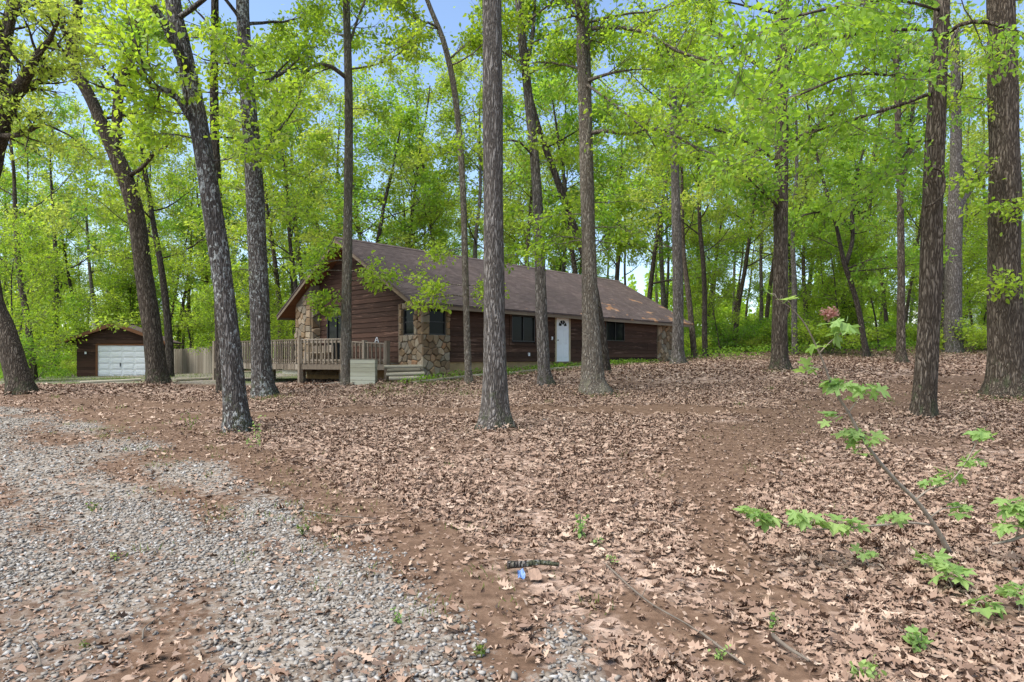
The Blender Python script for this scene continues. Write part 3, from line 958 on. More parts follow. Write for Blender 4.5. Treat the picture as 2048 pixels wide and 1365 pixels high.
# white planked box beside the deck steps
pb = at(728, 757, 22.6)
box = empty('plank_box', (pb.x, pb.y, gz(pb.x, pb.y) - .03), math.radians(4))
tag(box, 'pale whitewashed plank box standing beside the deck behind slim tree', 'box')
BW, BD, BH = .86, .6, .90
for k in range(6):
    z0 = k * BH / 6
    for (x0, x1, y0, y1) in ((-BW / 2, BW / 2, -BD / 2, -BD / 2 + .025), (BW / 2 - .025, BW / 2, -BD / 2 + .026, BD / 2), (-BW / 2, -BW / 2 + .025, -BD / 2 + .026, BD / 2)):
        m = MB(); o = R.uniform(0, .006); m.box(x0 - o, x1 + o, y0 - o, y1, z0 + .004, z0 + BH / 6 - .004); m.build('plank', M['white_plank'], box)
m = MB(); m.box(-BW / 2 - .02, BW / 2 + .02, -BD / 2 - .02, BD / 2 + .02, BH, BH + .03); m.build('lid', M['deck_wood'], box)
m = MB(); m.box(-BW / 2 + .03, BW / 2 - .03, -BD / 2 + .03, BD / 2 - .03, 0, BH - .01); m.build('lining', M['dark'], box)

# stacked landscape timbers forming the steps by the stone corner
def timber(a, b2, r, label, group=None, name='landscape_timber'):
    a, b2 = Vector(a), Vector(b2)
    o = empty_mesh = None
    m = MB()
    L = b2 - a
    pts = [Vector((0, 0, 0)) + L * t for t in (0, .02, .33, .66, .98, 1)]
    m.tube([p + Vector((0, 0, R.uniform(-.006, .006))) for p in pts], [r * .93, r, r, r * .98, r, r * .92], 8, wob=.02)
    ob = m.build(name, M['timber'], None)
    ob.location = a
    tag(ob, label, 'timber', group)
    return ob
for k, (x0, x1, yy, zz) in enumerate(((778, 846, 22.5, .92), (772, 846, 22.62, 1.06), (774, 838, 22.72, 1.20), (768, 846, 22.84, 1.33))):
    a, b2 = at(x0, 700, yy), at(x1, 700, yy)
    lab = ['bottom timber of the low stack before the stone corner', 'second timber from the bottom of the stack before stone corner',
           'third timber from the bottom of the stack before stone corner', 'topmost timber of the low stack before the stone corner'][k]
    timber((a.x, a.y, zz - .03), (b2.x, b2.y + .35, zz), .07, lab, 'timber stack by the stone corner')
pts = [hloc(x, -1.15) for x in (-1.4, 1.1, 3.6, 6.1, 8.6)]
for k in range(4):
    a, b2 = pts[k], pts[k + 1]
    a = Vector((a.x, a.y, gz(a.x, a.y) + .05)); b2 = Vector((b2.x, b2.y, gz(b2.x, b2.y) + .05))
    timber(a + (b2 - a) * .01, b2, .06, ['grey timber edging the weed bed at the stone corner', 'grey timber edging the bed left of the picture window', 'grey timber edging the bed below the picture window', 'grey timber edging the bed before the white door'][k], 'timbers edging the house bed')
for (x0, y0, x1, y1, Y0, Y1, lab) in ((160, 773, 282, 768, 27.5, 29.0, 'long timber edging the garage drive left of leaning trunk'), (352, 762, 430, 755, 29.0, 30.0, 'timber edging the drive between the fence and deck')):
    a, b2 = at(x0, y0, Y0), at(x1, y1, Y1)
    timber((a.x, a.y, gz(a.x, a.y) + .05), (b2.x, b2.y, gz(b2.x, b2.y) + .05), .08, lab)

# loose plank hung under the deck and prop boards on the clay
a = hloc(-2.3, 6.4, -.42); b2 = hloc(-2.15, 5.35, -.42)
m = MB(); m.bar(a - a, b2 - a, .03, .2); o = m.build('loose_plank', M['white_plank']); o.location = a
tag(o, 'pale plank hanging under the deck beside large forked trunk', 'plank')
a = at(640, 763, 23.6); b2 = at(690, 757, 23.4)
a.z = gz(a.x, a.y) + .06; b2.z = gz(b2.x, b2.y) + .10
m = MB(); m.bar(a - a, b2 - a, .12, .04); o = m.build('board', M['deck_wood']); o.location = a
tag(o, 'grey board lying on clay under the deck', 'board')
m = MB(); m.tube([(0, 0, 0), (.1, .05, .1), (.16, .08, .22), (.2, .1, .24)], [.03, .028, .02, .012], 6); m.tube([(-.15, -.1, .02), (.2, .12, .06), (.5, .1, .03)], [.05, .04, .03], 6)
p = at(618, 765, 23.7); o = m.build('driftwood', M['twig']); o.location = (p.x, p.y, gz(p.x, p.y))
tag(o, 'crooked grey dead branch beside the deck post', 'branch')
# small white hook ornament standing on the rail end
p = hloc(-1.03, 1.45, DZ + .77)
m = MB()
m.bar((-.10, 0, 0), (-.015, 0, .26), .035, .04, (0, 1, 0)); m.bar((.10, 0, 0), (.015, 0, .26), .035, .04, (0, 1, 0)); m.bar((-.06, 0, .10), (.06, 0, .10), .03, .035, (0, 1, 0)); m.bar((-.02, 0, .262), (.02, 0, .262), .035, .03, (0, 1, 0))
o = m.build('letter_ornament', M['white']); o.location = p; o.scale = (.72, .72, .72); o.rotation_euler = (0, 0, math.radians(-8))
tag(o, 'small white A shaped ornament on the deck rail', 'ornament')

# ------------------------------------------------------------------ garage
GY0 = 42.0
gp = at(232, 752, GY0)
gbase = gz(gp.x, gp.y)
garage = empty('garage', (gp.x, GY0, gbase), math.radians(14))
tag(garage, 'small brown garage with low gable roof and white overhead door', 'garage')
pw = lambda px: (px - 232) / F * GY0
GX0, GX1 = pw(163), pw(301)
GW = 2.3
apex, eave = 3.45, 2.17
EX = pw(328)
gs = (apex - eave) / EX
groof = lambda x: apex - gs * abs(x)
DX0, DX1, DH = pw(200), pw(287), 2.02
m = MB()
m.box(GX0 + .02, GX1 - .02, .03, 3.0, -.2, groof(GX0) - .02)
m.poly([(GX0 + .02, .03, groof(GX0) - .03), (GX1 - .02, .03, groof(GX1) - .03), (0, .03, apex - .02)])
m.build('wall', M['siding'], garage)
z = 0.0
while z < apex - .15:
    z1 = z + .21
    half = (apex - z1) / gs
    cuts = [(DX0 - .12, DX1 + .12)] if z < DH + .02 else []
    for p, q in spans(max(GX0, -half), min(GX1, half), cuts):
        m = MB()
        m.hexa([(p, -.03, z), (q, -.03, z), (q, .03, z), (p, .03, z), (p, .0, z1), (q, .0, z1), (q, .03, z1), (p, .03, z1)])
        m.build('siding_board', M['siding'], garage)
    if z < 2.0:
        m = MB(); m.hexa([(GX1 - .03, .04, z), (GX1 + .03, .04, z), (GX1 + .03, 3, z), (GX1 - .03, 3, z), (GX1 - .03, .04, z1), (GX1, .04, z1), (GX1, 3, z1), (GX1 - .03, 3, z1)])
        m.build('siding_board', M['siding'], garage)
    z += .2
m = MB(); m.box(DX0 - .12, DX0, -.05, .02, 0, DH); m.box(DX1, DX1 + .12, -.05, .02, 0, DH); m.box(DX0 - .12, DX1 + .12, -.052, .02, DH, DH + .12)
m.build('door_frame', M['soffit'], garage)
gd = MB(); gd.box(DX0, DX1, .0, .035, 0, DH)
gdo = gd.build('garage_door', M['white'], garage)
nr, nc = 5, 4
for r_ in range(nr):
    for c_ in range(nc):
        x0 = DX0 + (DX1 - DX0) * c_ / nc; x1 = DX0 + (DX1 - DX0) * (c_ + 1) / nc
        z0 = DH * r_ / nr; z1 = DH * (r_ + 1) / nr
        m = MB()
        b0, b1 = .055, .10
        m.hexa([(x0 + b0, -.001, z0 + b0), (x1 - b0, -.001, z0 + b0), (x1 - b0, -.001, z1 - b0), (x0 + b0, -.001, z1 - b0),
                (x0 + b1, -.018, z0 + b1), (x1 - b1, -.018, z0 + b1), (x1 - b1, -.018, z1 - b1), (x0 + b1, -.018, z1 - b1)])
        m.build('door_panel', M['white'], gdo)
for r_ in range(1, nr):
    m = MB(); m.box(DX0 + .01, DX1 - .01, -.004, .0, DH * r_ / nr - .006, DH * r_ / nr + .006); m.build('panel_joint', M['fence_wood'], gdo)
m = MB(); m.box(-.13 + pw(243), -.07 + pw(243), -.05, -.02, .62, .86); m.build('handle', M['black_metal'], gdo)
m = MB(); m.box(pw(179) - .05, pw(179) + .05, -.08, -.03, 1.45, 1.6); m.build('wall_lamp', M['white'], garage)
for s in (-1, 1):
    m = MB()
    m.hexa([(0, -.38, apex + .02), (s * EX, -.38, eave + .02), (s * EX, 3.3, eave + .02), (0, 3.3, apex + .02), (0, -.38, apex + .14), (s * EX, -.38, eave + .12), (s * EX, 3.3, eave + .12), (0, 3.3, apex + .14)])
    m.build('roof', M['roof'], garage)
    m = MB()
    m.hexa([(0, -.41, apex - .12), (s * EX, -.41, eave - .10), (s * EX, -.385, eave - .10), (0, -.385, apex - .12), (0, -.41, apex + .12), (s * EX, -.41, eave + .10), (s * EX, -.385, eave + .10), (0, -.385, apex + .12)])
    m.build('rake_board', M['soffit'], garage)
    m = MB()
    xs = sorted((s * EX, s * abs(GX0)))
    m.box(xs[0], xs[1], -.375, 3.2, eave - .07, eave - .05); m.build('soffit_board', M['soffit'], garage)

# stockade fence
f0, f1 = at(344, 745, 48.0), at(432, 745, 41.0)
fence = empty('stockade_fence', (f0.x, f0.y, gz(f0.x, f0.y)))
tag(fence, 'weathered grey stockade fence between the garage and deck', 'fence')
nf = 62
pm = [MB().hexa([(-.066, -.01, 0), (.066, -.01, 0), (.066, .01, 0), (-.066, .01, 0), (-.066, -.01, 1.85), (.066, -.01, 1.85), (.066, .01, 1.85), (-.066, .01, 1.85)]).mesh('picket', M['fence_wood'])]
fd = (f1 - f0); fang = math.atan2(fd.y, fd.x)
for k in range(nf):
    p = f0 + fd * ((k + .5) / nf)
    o = link('picket', pm[0], None, fence)
    o.location = (p.x - f0.x, p.y - f0.y, gz(p.x, p.y) - gz(f0.x, f0.y) - .03 + R.uniform(-.03, .03))
    o.rotation_euler = (0, R.uniform(-.012, .012), fang)
    o.scale = (1, 1, 1 + R.uniform(-.015, .015))
for zz in (.4, 1.5):
    m = MB(); m.bar((0, .05, zz), (fd.x, fd.y + .05, zz + gz(f1.x, f1.y) - gz(f0.x, f0.y)), .04, .09); m.build('rail', M['fence_wood'], fence)

# ------------------------------------------------------------------ trees
class Skel:
    """wood tubes and the twigs that carry leaves"""
    def __init__(s):
        s.wood, s.fine, s.twigs = MB(), MB(), []
def rv(r):
    while True:
        v = Vector((r.uniform(-1, 1), r.uniform(-1, 1), r.uniform(-1, 1)))
        if 0.05 < v.length < 1: return v.normalized()
def grow(sk, r, p, d, L, rad, lev, up=0.1, wig=0.16, kids=7, thin=.02):
    n = {3: 9, 2: 6, 1: 4, 0: 3}[lev]
    pts, rr = [p.copy()], [rad]
    d = d.normalized()
    for k in range(n):
        d = (d + rv(r) * wig + Vector((0, 0, up))).normalized()
        p = p + d * (L / n)
        pts.append(p.copy())
        rr.append(max(rad * (1 - (k + 1) / n * 0.86), 0.004))
    (sk.wood if rad > thin else sk.fine).tube(pts, rr, 7 if rad > .06 else (5 if rad > .025 else 3), cap=False)
    if lev <= 1:
        sk.twigs.append((pts, L))
    if lev == 0:
        return
    nk = max(2, int(kids * (1 if lev < 3 else 1.2)))
    for k in range(nk):
        t = 0.25 + 0.75 * (k + r.random()) / nk if lev > 1 else 0.2 + .8 * (k + r.random()) / nk
        i = min(int(t * n), n - 1)
        q = pts[i].lerp(pts[i + 1], t * n - i)
        ax = (pts[i + 1] - pts[i]).normalized()
        side = ax.cross(rv(r)).normalized()
        side.z *= 0.55
        ang = r.uniform(.6, 1.1)
        dd = (ax * math.cos(ang) + side * math.sin(ang)).normalized()
        cl_ = L * r.uniform(.34, .56) * (1.15 - .55 * t)
        grow(sk, r, q, dd, max(cl_, .3), max(rr[i] * .55, .006), lev - 1, up * .8, wig * 1.2, kids, thin)

LEAF4 = np.array([(0, 0, 0), (.42, .5, .07), (1, 0, -.10), (.42, -.5, .07)])
LEAF4F = [(0, 1, 2), (0, 2, 3)]
LEAF6 = np.array([(0, 0, 0), (.28, .42, .06), (.62, .46, .05), (1, 0, -.12), (.62, -.46, .05), (.28, -.42, .06), (.5, 0, 0)])
LEAF6F = [(0, 1, 6), (1, 2, 6), (2, 3, 6), (3, 4, 6), (4, 5, 6), (5, 0, 6)]
def leaves(sk, rng, per_m, size, near=False, spread=.14, clump=1.0, droop=.25):
    P, D = [], []
    for pts, L in sk.twigs:
        n = int(per_m * L * rng.gamma(1.6, .75) * clump)
        if n < 2: continue
        a = np.array([tuple(q) for q in pts])
        t = rng.uniform(.15, 1.0, n) * (len(a) - 1)
        i = np.minimum(t.astype(int), len(a) - 2)
        fr = (t - i)[:, None]
        P.append(a[i] * (1 - fr) + a[i + 1] * fr)
        D.append(np.repeat(((a[-1] - a[0]) / max(L, .01))[None], n, 0))
    P, D = np.concatenate(P), np.concatenate(D)
    n = len(P)
    P = P + rng.normal(0, spread, (n, 3)) * np.array([1, 1, .75])
    A = D * .6 + rng.normal(0, .75, (n, 3)) - np.array([0, 0, droop])
    N = np.array([0, 0, 1.0]) * .75 + rng.normal(0, .55, (n, 3))
    L = size * rng.uniform(.6, 1.25, n)
    T, TF = (LEAF6, LEAF6F) if near else (LEAF4, LEAF4F)
    V, FF = scatter(T, TF, P, A, N, L, L * rng.uniform(.45, .62, n))
    tint = np.repeat(np.clip(rng.normal(.5, .24, n) + .25 * noise2(P[:, 0] * 2, P[:, 1] * 2 + P[:, 2], 1.0), 0, 1), len(T))
    return V, FF, tint

def smooth_path(pts, w, step=0.35):
    """Catmull-Rom through the points, with radii"""
    P = [pts[0] * 2 - pts[1]] + list(pts) + [pts[-1] * 2 - pts[-2]]
    out, rad = [], []
    for k in range(len(pts) - 1):
        p0, p1, p2, p3 = P[k:k + 4]
        n = max(2, int((p2 - p1).length / step))
        for j in range(n):
            t = j / n
            out.append(0.5 * ((2 * p1) + (p2 - p0) * t + (2 * p0 - 5 * p1 + 4 * p2 - p3) * t * t + (3 * p1 - p0 - 3 * p2 + p3) * t ** 3))
            rad.append(w[k] + (w[k + 1] - w[k]) * t)
    out.append(pts[-1]); rad.append(w[-1])
    return out, rad

def trunk_tube(mb, pts, rad, n, seed, flare=0.35, sink=.25, base=True):
    """a trunk with an uneven round, root flare with buttresses and slight swellings"""
    rr = random.Random(seed)
    ph = [rr.uniform(0, 6.28) for _ in range(6)]
    i0 = len(mb.v)
    m = len(pts)
    z0 = pts[0].z
    nb_ = rr.choice((4, 5, 6))
    ref = Vector((1, 0, 0))
    knots = [(rr.uniform(0, 6.28), rr.uniform(2, 12), rr.uniform(.06, .16)) for _ in range(5)]
    for k, p in enumerate(pts):
        d = (pts[min(k + 1, m - 1)] - pts[max(k - 1, 0)]).normalized()
        x = (ref - d * ref.dot(d)).normalized(); y = d.cross(x); ref = x
        h = max(p.z - z0 - sink, -sink)
        fl = math.exp(-max(h, 0) / .22) * flare * .55 if base else 0
        for j in range(n):
            a = 2 * PI * j / n
            q = 1 + .035 * math.sin(2 * a + ph[0] + h * .4) + .03 * math.sin(3 * a + ph[1] - h * .7) + .022 * math.sin(5 * a + ph[2] + h * 1.3) + .02 * math.sin(h * 2.1 + ph[3]) + rr.uniform(-.018, .018)
            q += fl * (1 + .55 * math.sin(nb_ * a + ph[4]) + .3 * math.sin((nb_ + 2) * a + ph[5]))
            for ka, kh, ks in knots:
                da = (a - ka + PI) % (2 * PI) - PI
                q += ks * math.exp(-(da / .45) ** 2 - ((h - kh) / .16) ** 2)
            mb.v.append(tuple(p + (x * math.cos(a) + y * math.sin(a)) * rad[k] * q))
    for k in range(m - 1):
        for j in range(n):
            a, b2 = i0 + k * n + j, i0 + k * n + (j + 1) % n
            mb.f.append((a, b2, b2 + n, a + n))
    mb.f.append(tuple(i0 + (m - 1) * n + j for j in range(n)))

def hero(name, label, Y, path, limbs=(), auto=None, sprays=(), bark='bark_grey', leaf='leaf_fresh', size=.13, per_m=22, height=17, seed=1, near=True, flare=.4, sides=18, group='trees standing round the house', extra=()):
    """path: (px, py, width px) from the base up, all Y metres ahead; limbs: ((px,py,dY,wpx), ...) polylines with leaves at the end;
    extra: bare forks; auto: (count, lowest py, length); sprays: (px, py, length, azimuth, dz) small leafy boughs"""
    r = random.Random(seed)
    rng = np.random.default_rng(seed)
    P = [at(px, py, Y) for px, py, w in path]
    W = [w * .88 / F * Y / 2 for px, py, w in path]
    g = gz(P[0].x, P[0].y)
    P[0].z = g
    # below ground and on above the frame
    P = [P[0] - Vector((0, 0, .25))] + P
    W = [W[0]] + W
    top = P[-1]
    if top.z < height - 1:
        d = (P[-1] - P[-2]).normalized()
        d = (d + Vector((0, 0, .8))).normalized()
        for k in range(3):
            top = top + (d + rv(r) * .08).normalized() * (height - P[-1].z) / 3 if k == 0 else top + (d + rv(r) * .12).normalized() * max(.8, (height - P[-1].z) / 2.2)
            P.append(top); W.append(W[-1] * (.8 - .12 * k))
    root = empty(name, (P[1].x, P[1].y, g))
    off = Vector((P[1].x, P[1].y, g))
    pts, rad = smooth_path([p - off for p in P], W)
    sk = Skel()
    trunk_tube(sk.wood, pts, rad, sides, seed, flare)
    for ln in list(limbs) + list(extra):
        lp = [at(a, b2, Y + c) - off for a, b2, c, w in ln]
        lw = [w / F * Y / 2 for a, b2, c, w in ln]
        q, qr = smooth_path(lp, lw, .3)
        sk.wood.tube(q, qr, 8, wob=.05, seed=seed)
        if ln in limbs or ln in list(limbs):
            Lt = sum((q[i + 1] - q[i]).length for i in range(len(q) - 1))
            nk = int(4 + Lt * 2.4)
            for k in range(nk):
                t = .3 + .7 * (k + r.random()) / nk
                i = min(int(t * (len(q) - 1)), len(q) - 2)
                ax = (q[i + 1] - q[i]).normalized()
                dd = (ax * .6 + rv(r) * .8)
                grow(sk, r, q[i], dd, r.uniform(.8, 1.7), max(qr[i] * .45, .009), 1, .02, .22, 5)
            grow(sk, r, q[-1], (q[-1] - q[-2]), 1.5, qr[-1], 2, .02, .22, 5)
    for (px, py, L, az, dz) in sprays:
        zt_ = at(px, py, Y).z - off.z
        i = min(range(len(pts)), key=lambda k: abs(pts[k].z - zt_))
        dd = Vector((math.cos(math.radians(az)), math.sin(math.radians(az)), dz))
        grow(sk, r, pts[i], dd, L, .022, 2, -.02, .2, 6)
    if auto:
        n, lowpy, L = auto
        zl = at(0, lowpy, Y).z - off.z
        idx = [k for k in range(len(pts)) if pts[k].z > zl]
        for k in range(n):
            i = idx[min(int((k + r.random()) / n * len(idx)), len(idx) - 1)]
            az = k * 2.4 + r.uniform(-.6, .6)
            f = (pts[i].z - zl) / max(.1, pts[-1].z - zl)
            dd = Vector((math.cos(az), math.sin(az), r.uniform(.1, .6) + .5 * f))
            grow(sk, r, pts[i], dd, L * r.uniform(.7, 1.15) * (1 - .35 * f), max(rad[i] * r.uniform(.22, .4), .02), 3, .05, .17, 5)
    sk.wood.build('trunk', M[bark], root, True)
    if sk.twigs:
        sk.fine.build('twigs', M['twig'], root)
        V, FF, tint = leaves(sk, rng, per_m, size, near)
        link('crown', np_mesh('crown', V, FF, M[leaf], False, {'tint': tint}), None, root)
    tag(root, label, 'tree', group)
    FEET.append((off.x, off.y, W[1]))
    return root

FEET = []
# --- the trees one can point at, from left to right
hero('oak_tree', 'thick trunk leaning left at the left edge beside gravel', 21, [(45, 786, 54), (30, 730, 48), (8, 660, 44), (-15, 600, 42), (-30, 480, 42), (-28, 380, 40), (-10, 300, 38)],
     limbs=[[(-10, 300, 0, 34), (15, 210, -.3, 32), (45, 165, -.8, 22), (75, 110, -1.2, 14), (100, 80, -1.5, 9)], [(20, 205, -.3, 20), (60, 170, .3, 13), (110, 150, .8, 9)], [(-20, 272, .0, 12), (40, 270, -.5, 9), (85, 250, -.9, 6), (120, 262, -1, 4)],
            [(-10, 120, -1, 14), (20, 60, -1.2, 12), (25, -10, -1.4, 9)]],
     auto=(6, 250, 4.5), bark='bark_brown', leaf='leaf_yellow', size=.15, per_m=13, seed=3)
hero('oak_tree', 'dark forked trunk leaning left right beside the garage', 26, [(316, 767, 46), (306, 680, 40), (290, 560, 38), (272, 430, 36), (248, 350, 34), (222, 290, 30), (185, 205, 24), (152, 140, 22), (143, 95, 22), (155, 40, 20), (155, -20, 18)],
     limbs=[[(146, 100, 0, 15), (118, 40, -.6, 13), (80, -10, -1, 10)], [(232, 300, 0, 20), (240, 170, .5, 18), (266, 112, .8, 14), (280, 0, 1, 11)], [(258, 352, 0, 9), (286, 335, -.5, 8), (305, 312, -1, 6), (336, 292, -1.4, 4)]],
     auto=(7, 240, 5), sprays=[(300, 640, 1.6, 200, -.1), (285, 520, 1.6, 215, 0), (290, 500, 1.5, -20, .1)], bark='bark_brown', leaf='leaf_yellow', size=.16, per_m=12, seed=4)
hero('oak_tree', 'leaning trunk flecked with white lichen near the gravel edge', 12.4, [(476, 866, 62), (470, 800, 52), (462, 700, 47), (446, 560, 44), (425, 420, 42), (402, 280, 40), (385, 190, 38), (362, 80, 34), (343, -20, 32)],
     limbs=[[(398, 262, 0, 13), (372, 225, -.2, 12), (345, 185, -.3, 11), (300, 172, -.5, 9), (290, 150, -.6, 5)]],
     extra=[[(382, 160, 0, 24), (350, 90, -.3, 20), (325, 40, -.5, 16), (305, 10, -.7, 12)]],
     auto=(6, 60, 3.5), sprays=[(405, 290, 1.3, 190, .15), (410, 330, 1.4, -10, .1), (400, 240, 1.2, 200, .25), (395, 200, 1.3, 0, .2), (380, 150, 1.3, 210, .1), (370, 90, 1.4, -30, 0)], bark='bark_lichen', leaf='leaf_fresh', size=.13, per_m=20, seed=5)
hero('oak_tree', 'stout grey trunk in front of the deck left of the slim trunk', 19, [(529, 793, 54), (524, 740, 45), (521, 650, 42), (516, 520, 40), (509, 380, 38), (500, 250, 34), (492, 130, 30), (485, 0, 28)],
     limbs=[[(498, 190, 0, 12), (470, 140, .4, 10), (440, 90, .8, 8), (410, 40, 1.1, 5)], [(508, 330, 0, 8), (550, 270, -.6, 6), (575, 240, -1, 4)]],
     auto=(8, 210, 4), sprays=[(512, 430, 1.4, 10, .1), (508, 390, 1.4, 170, .1), (516, 540, .9, 200, .1), (505, 320, 1.6, 5, .1), (500, 260, 1.6, 190, .15)], bark='bark_lichen', leaf='leaf_fresh', size=.14, per_m=17, seed=6)
hero('oak_tree', 'short visible trunk half hidden behind lichen flecked leaning trunk', 20.5, [(447, 786, 30), (442, 700, 26), (440, 600, 24), (437, 450, 22), (430, 300, 20), (428, 150, 17), (430, 0, 15)],
     auto=(6, 280, 3.5), bark='bark_dark', leaf='leaf_green', size=.15, per_m=14, seed=7)
hero('hickory_tree', 'slim straight trunk standing before the gable wall', 22.5, [(695, 771, 30), (693, 740, 24), (693, 620, 23), (695, 480, 21), (697, 320, 20), (697, 160, 18), (692, 0, 15)],
     limbs=[[(697, 160, 0, 9), (665, 135, -.4, 8), (635, 130, -.7, 7), (605, 148, -1, 5), (582, 178, -1.3, 4)], [(698, 90, 0, 6), (715, 40, .2, 5), (730, 0, .3, 4)]],
     auto=(6, 140, 3), sprays=[(694, 540, 1.6, 190, .05), (694, 520, 1.7, 200, .1), (694, 560, 1.5, -10, .05), (694, 545, 1.7, -25, .15), (695, 500, 1.2, 170, .1), (694, 600, .9, 200, -.05), (694, 620, .8, 190, -.1), (696, 300, 1.3, 190, .1), (696, 220, 1.4, 0, .1)], bark='bark_pale', leaf='leaf_fresh', size=.15, per_m=15, seed=8, flare=.3)
hero('hickory_tree', 'thin trunk curving left above, before the stone corner', 21, [(938, 771, 22), (936, 740, 16), (933, 640, 15), (930, 520, 15), (926, 380, 14), (918, 260, 14), (905, 160, 13), (886, 80, 12), (862, 20, 10), (848, -20, 9)],
     limbs=[[(880, 60, 0, 5), (855, 45, -.3, 5), (835, 62, -.5, 4), (820, 82, -.7, 3)], [(898, 120, 0, 4), (925, 95, .3, 4), (935, 92, .5, 3)]],
     auto=(5, 140, 2.6), sprays=[(931, 590, 1.5, 190, .05), (931, 570, 1.5, 175, .1), (931, 560, 1.0, -10, .05), (931, 500, 1.0, 180, .1), (931, 600, .9, -20, 0), (920, 300, 1.2, 180, .1), (915, 230, 1.3, 0, .1)], bark='bark_pale', leaf='leaf_fresh', size=.15, per_m=15, seed=9, flare=.25)
hero('oak_tree', 'big straight grey trunk in the middle of the yard', 12.3, [(992, 853, 82), (990, 820, 66), (990, 760, 58), (988, 640, 50), (987, 500, 47), (987, 350, 46), (986, 200, 45), (985, 80, 44), (984, -20, 42)],
     auto=(6, -20, 4), bark='bark_grey', leaf='leaf_fresh', size=.14, per_m=10, seed=10, sides=24, flare=.3, height=15)
hero('oak_tree', 'dark trunk left of the white door, curving left above', 20.5, [(1092, 779, 36), (1088, 740, 29), (1083, 640, 27), (1079, 500, 25), (1074, 380, 23), (1064, 260, 21), (1052, 150, 20), (1042, 60, 18), (1036, -20, 16)],
     limbs=[[(1050, 140, 0, 9), (1065, 70, .3, 8), (1070, 0, .5, 6)], [(1072, 320, 0, 5), (1040, 285, -.4, 4), (1010, 280, -.7, 3)]],
     auto=(6, 200, 3.2), sprays=[(1080, 500, 1.3, 180, .05), (1080, 480, 1.4, 10, .1), (1076, 430, 1.4, 185, .1), (1078, 420, 1.3, 0, .1), (1070, 330, 1.3, -10, .1)], bark='bark_grey', leaf='leaf_fresh', size=.15, per_m=17, seed=11)
hero('oak_tree', 'stout pale trunk with wide foot right of the white door', 18.5, [(1190, 793, 70), (1186, 760, 52), (1183, 690, 44), (1179, 600, 37), (1177, 480, 33), (1174, 360, 32), (1171, 240, 31), (1168, 120, 30), (1165, 0, 28)],
     limbs=[[(1176, 268, 0, 9), (1212, 262, -.4, 8), (1260, 268, -.8, 7), (1320, 258, -1.2, 6), (1400, 300, -1.8, 4)], [(1170, 165, 0, 9), (1195, 155, -.4, 7), (1230, 145, -.7, 5), (1265, 140, -.9, 3)], [(1170, 60, 0, 9), (1225, 55, -.4, 8), (1290, 65, -.9, 7), (1350, 100, -1.4, 6), (1440, 130, -2, 4)],
            [(1172, 180, 0, 8), (1165, 60, -.5, 12), (1150, -10, -.9, 13)], [(1168, 140, 0, 5), (1130, 130, .5, 5), (1090, 125, .9, 4)], [(1174, 170, -.2, 5), (1230, 210, -1.2, 4), (1290, 260, -1.8, 3)]],
     auto=(5, 60, 4), sprays=[(1178, 490, 1.6, 190, .0), (1178, 480, 1.7, 175, .05), (1178, 500, 1.3, -10, .0), (1178, 470, 1.5, 10, .05), (1178, 430, 1.5, 185, .1), (1178, 450, 1.5, -20, .1), (1177, 410, 1.4, 0, .1)], bark='bark_pale', leaf='leaf_fresh', size=.13, per_m=17, seed=12, flare=.45)
hero('oak_tree', 'dark trunk leaning up to the left behind the stout pale trunk', 24.5, [(1214, 727, 17), (1206, 680, 18), (1196, 620, 18), (1178, 540, 18), (1150, 460, 17), (1118, 370, 16), (1085, 280, 14), (1062, 200, 12), (1050, 120, 10)],
     auto=(6, 330, 3.2), bark='bark_dark', leaf='leaf_green', size=.16, per_m=12, seed=13)
hero('oak_tree', 'straight grey trunk at the right end of the house', 29.5, [(1358, 731, 36), (1356, 700, 26), (1356, 600, 23), (1353, 450, 20), (1350, 340, 19), (1346, 200, 17), (1345, 60, 15)],
     auto=(10, 330, 4), bark='bark_grey', leaf='leaf_fresh', size=.18, per_m=11, seed=14)
hero('oak_tree', 'straight reddish trunk right of the house in open leaf litter', 23.5, [(1561, 742, 46), (1560, 715, 37), (1560, 620, 33), (1561, 500, 30), (1562, 380, 29), (1564, 250, 27), (1566, 120, 25), (1568, 0, 23)],
     limbs=[[(1562, 330, 0, 7), (1520, 300, -.6, 6), (1460, 270, -1.2, 5), (1400, 250, -1.7, 4)], [(1565, 160, 0, 8), (1500, 120, -.6, 7), (1440, 70, -1.2, 5)], [(1562, 420, 0, 5), (1530, 390, -.6, 4), (1490, 350, -1, 3)]],
     auto=(8, 300, 4), sprays=[(1562, 400, 1.5, 190, .05), (1562, 360, 1.6, 0, .05), (1562, 420, 1.2, 200, 0)], bark='bark_brown', leaf='leaf_green', size=.17, per_m=13, seed=15)
hero('hickory_tree', 'slim forked trunk leaning left beyond the leaf litter clearing', 34, [(1733, 711, 15), (1726, 670, 12), (1715, 610, 11), (1700, 560, 11), (1688, 525, 10), (1672, 450, 8), (1655, 390, 7), (1638, 330, 6), (1625, 270, 5)],
     limbs=[[(1692, 530, 0, 9), (1705, 480, .3, 8), (1704, 430, .5, 8), (1710, 370, .6, 7), (1722, 320, .8, 5)], [(1668, 440, 0, 5), (1640, 425, -.6, 4), (1610, 430, -1, 3)], [(1690, 540, 0, 4), (1740, 520, -.6, 3), (1780, 515, -1, 2)]],
     auto=(9, 560, 3.6), bark='bark_dark', leaf='leaf_green', size=.19, per_m=12, seed=16)
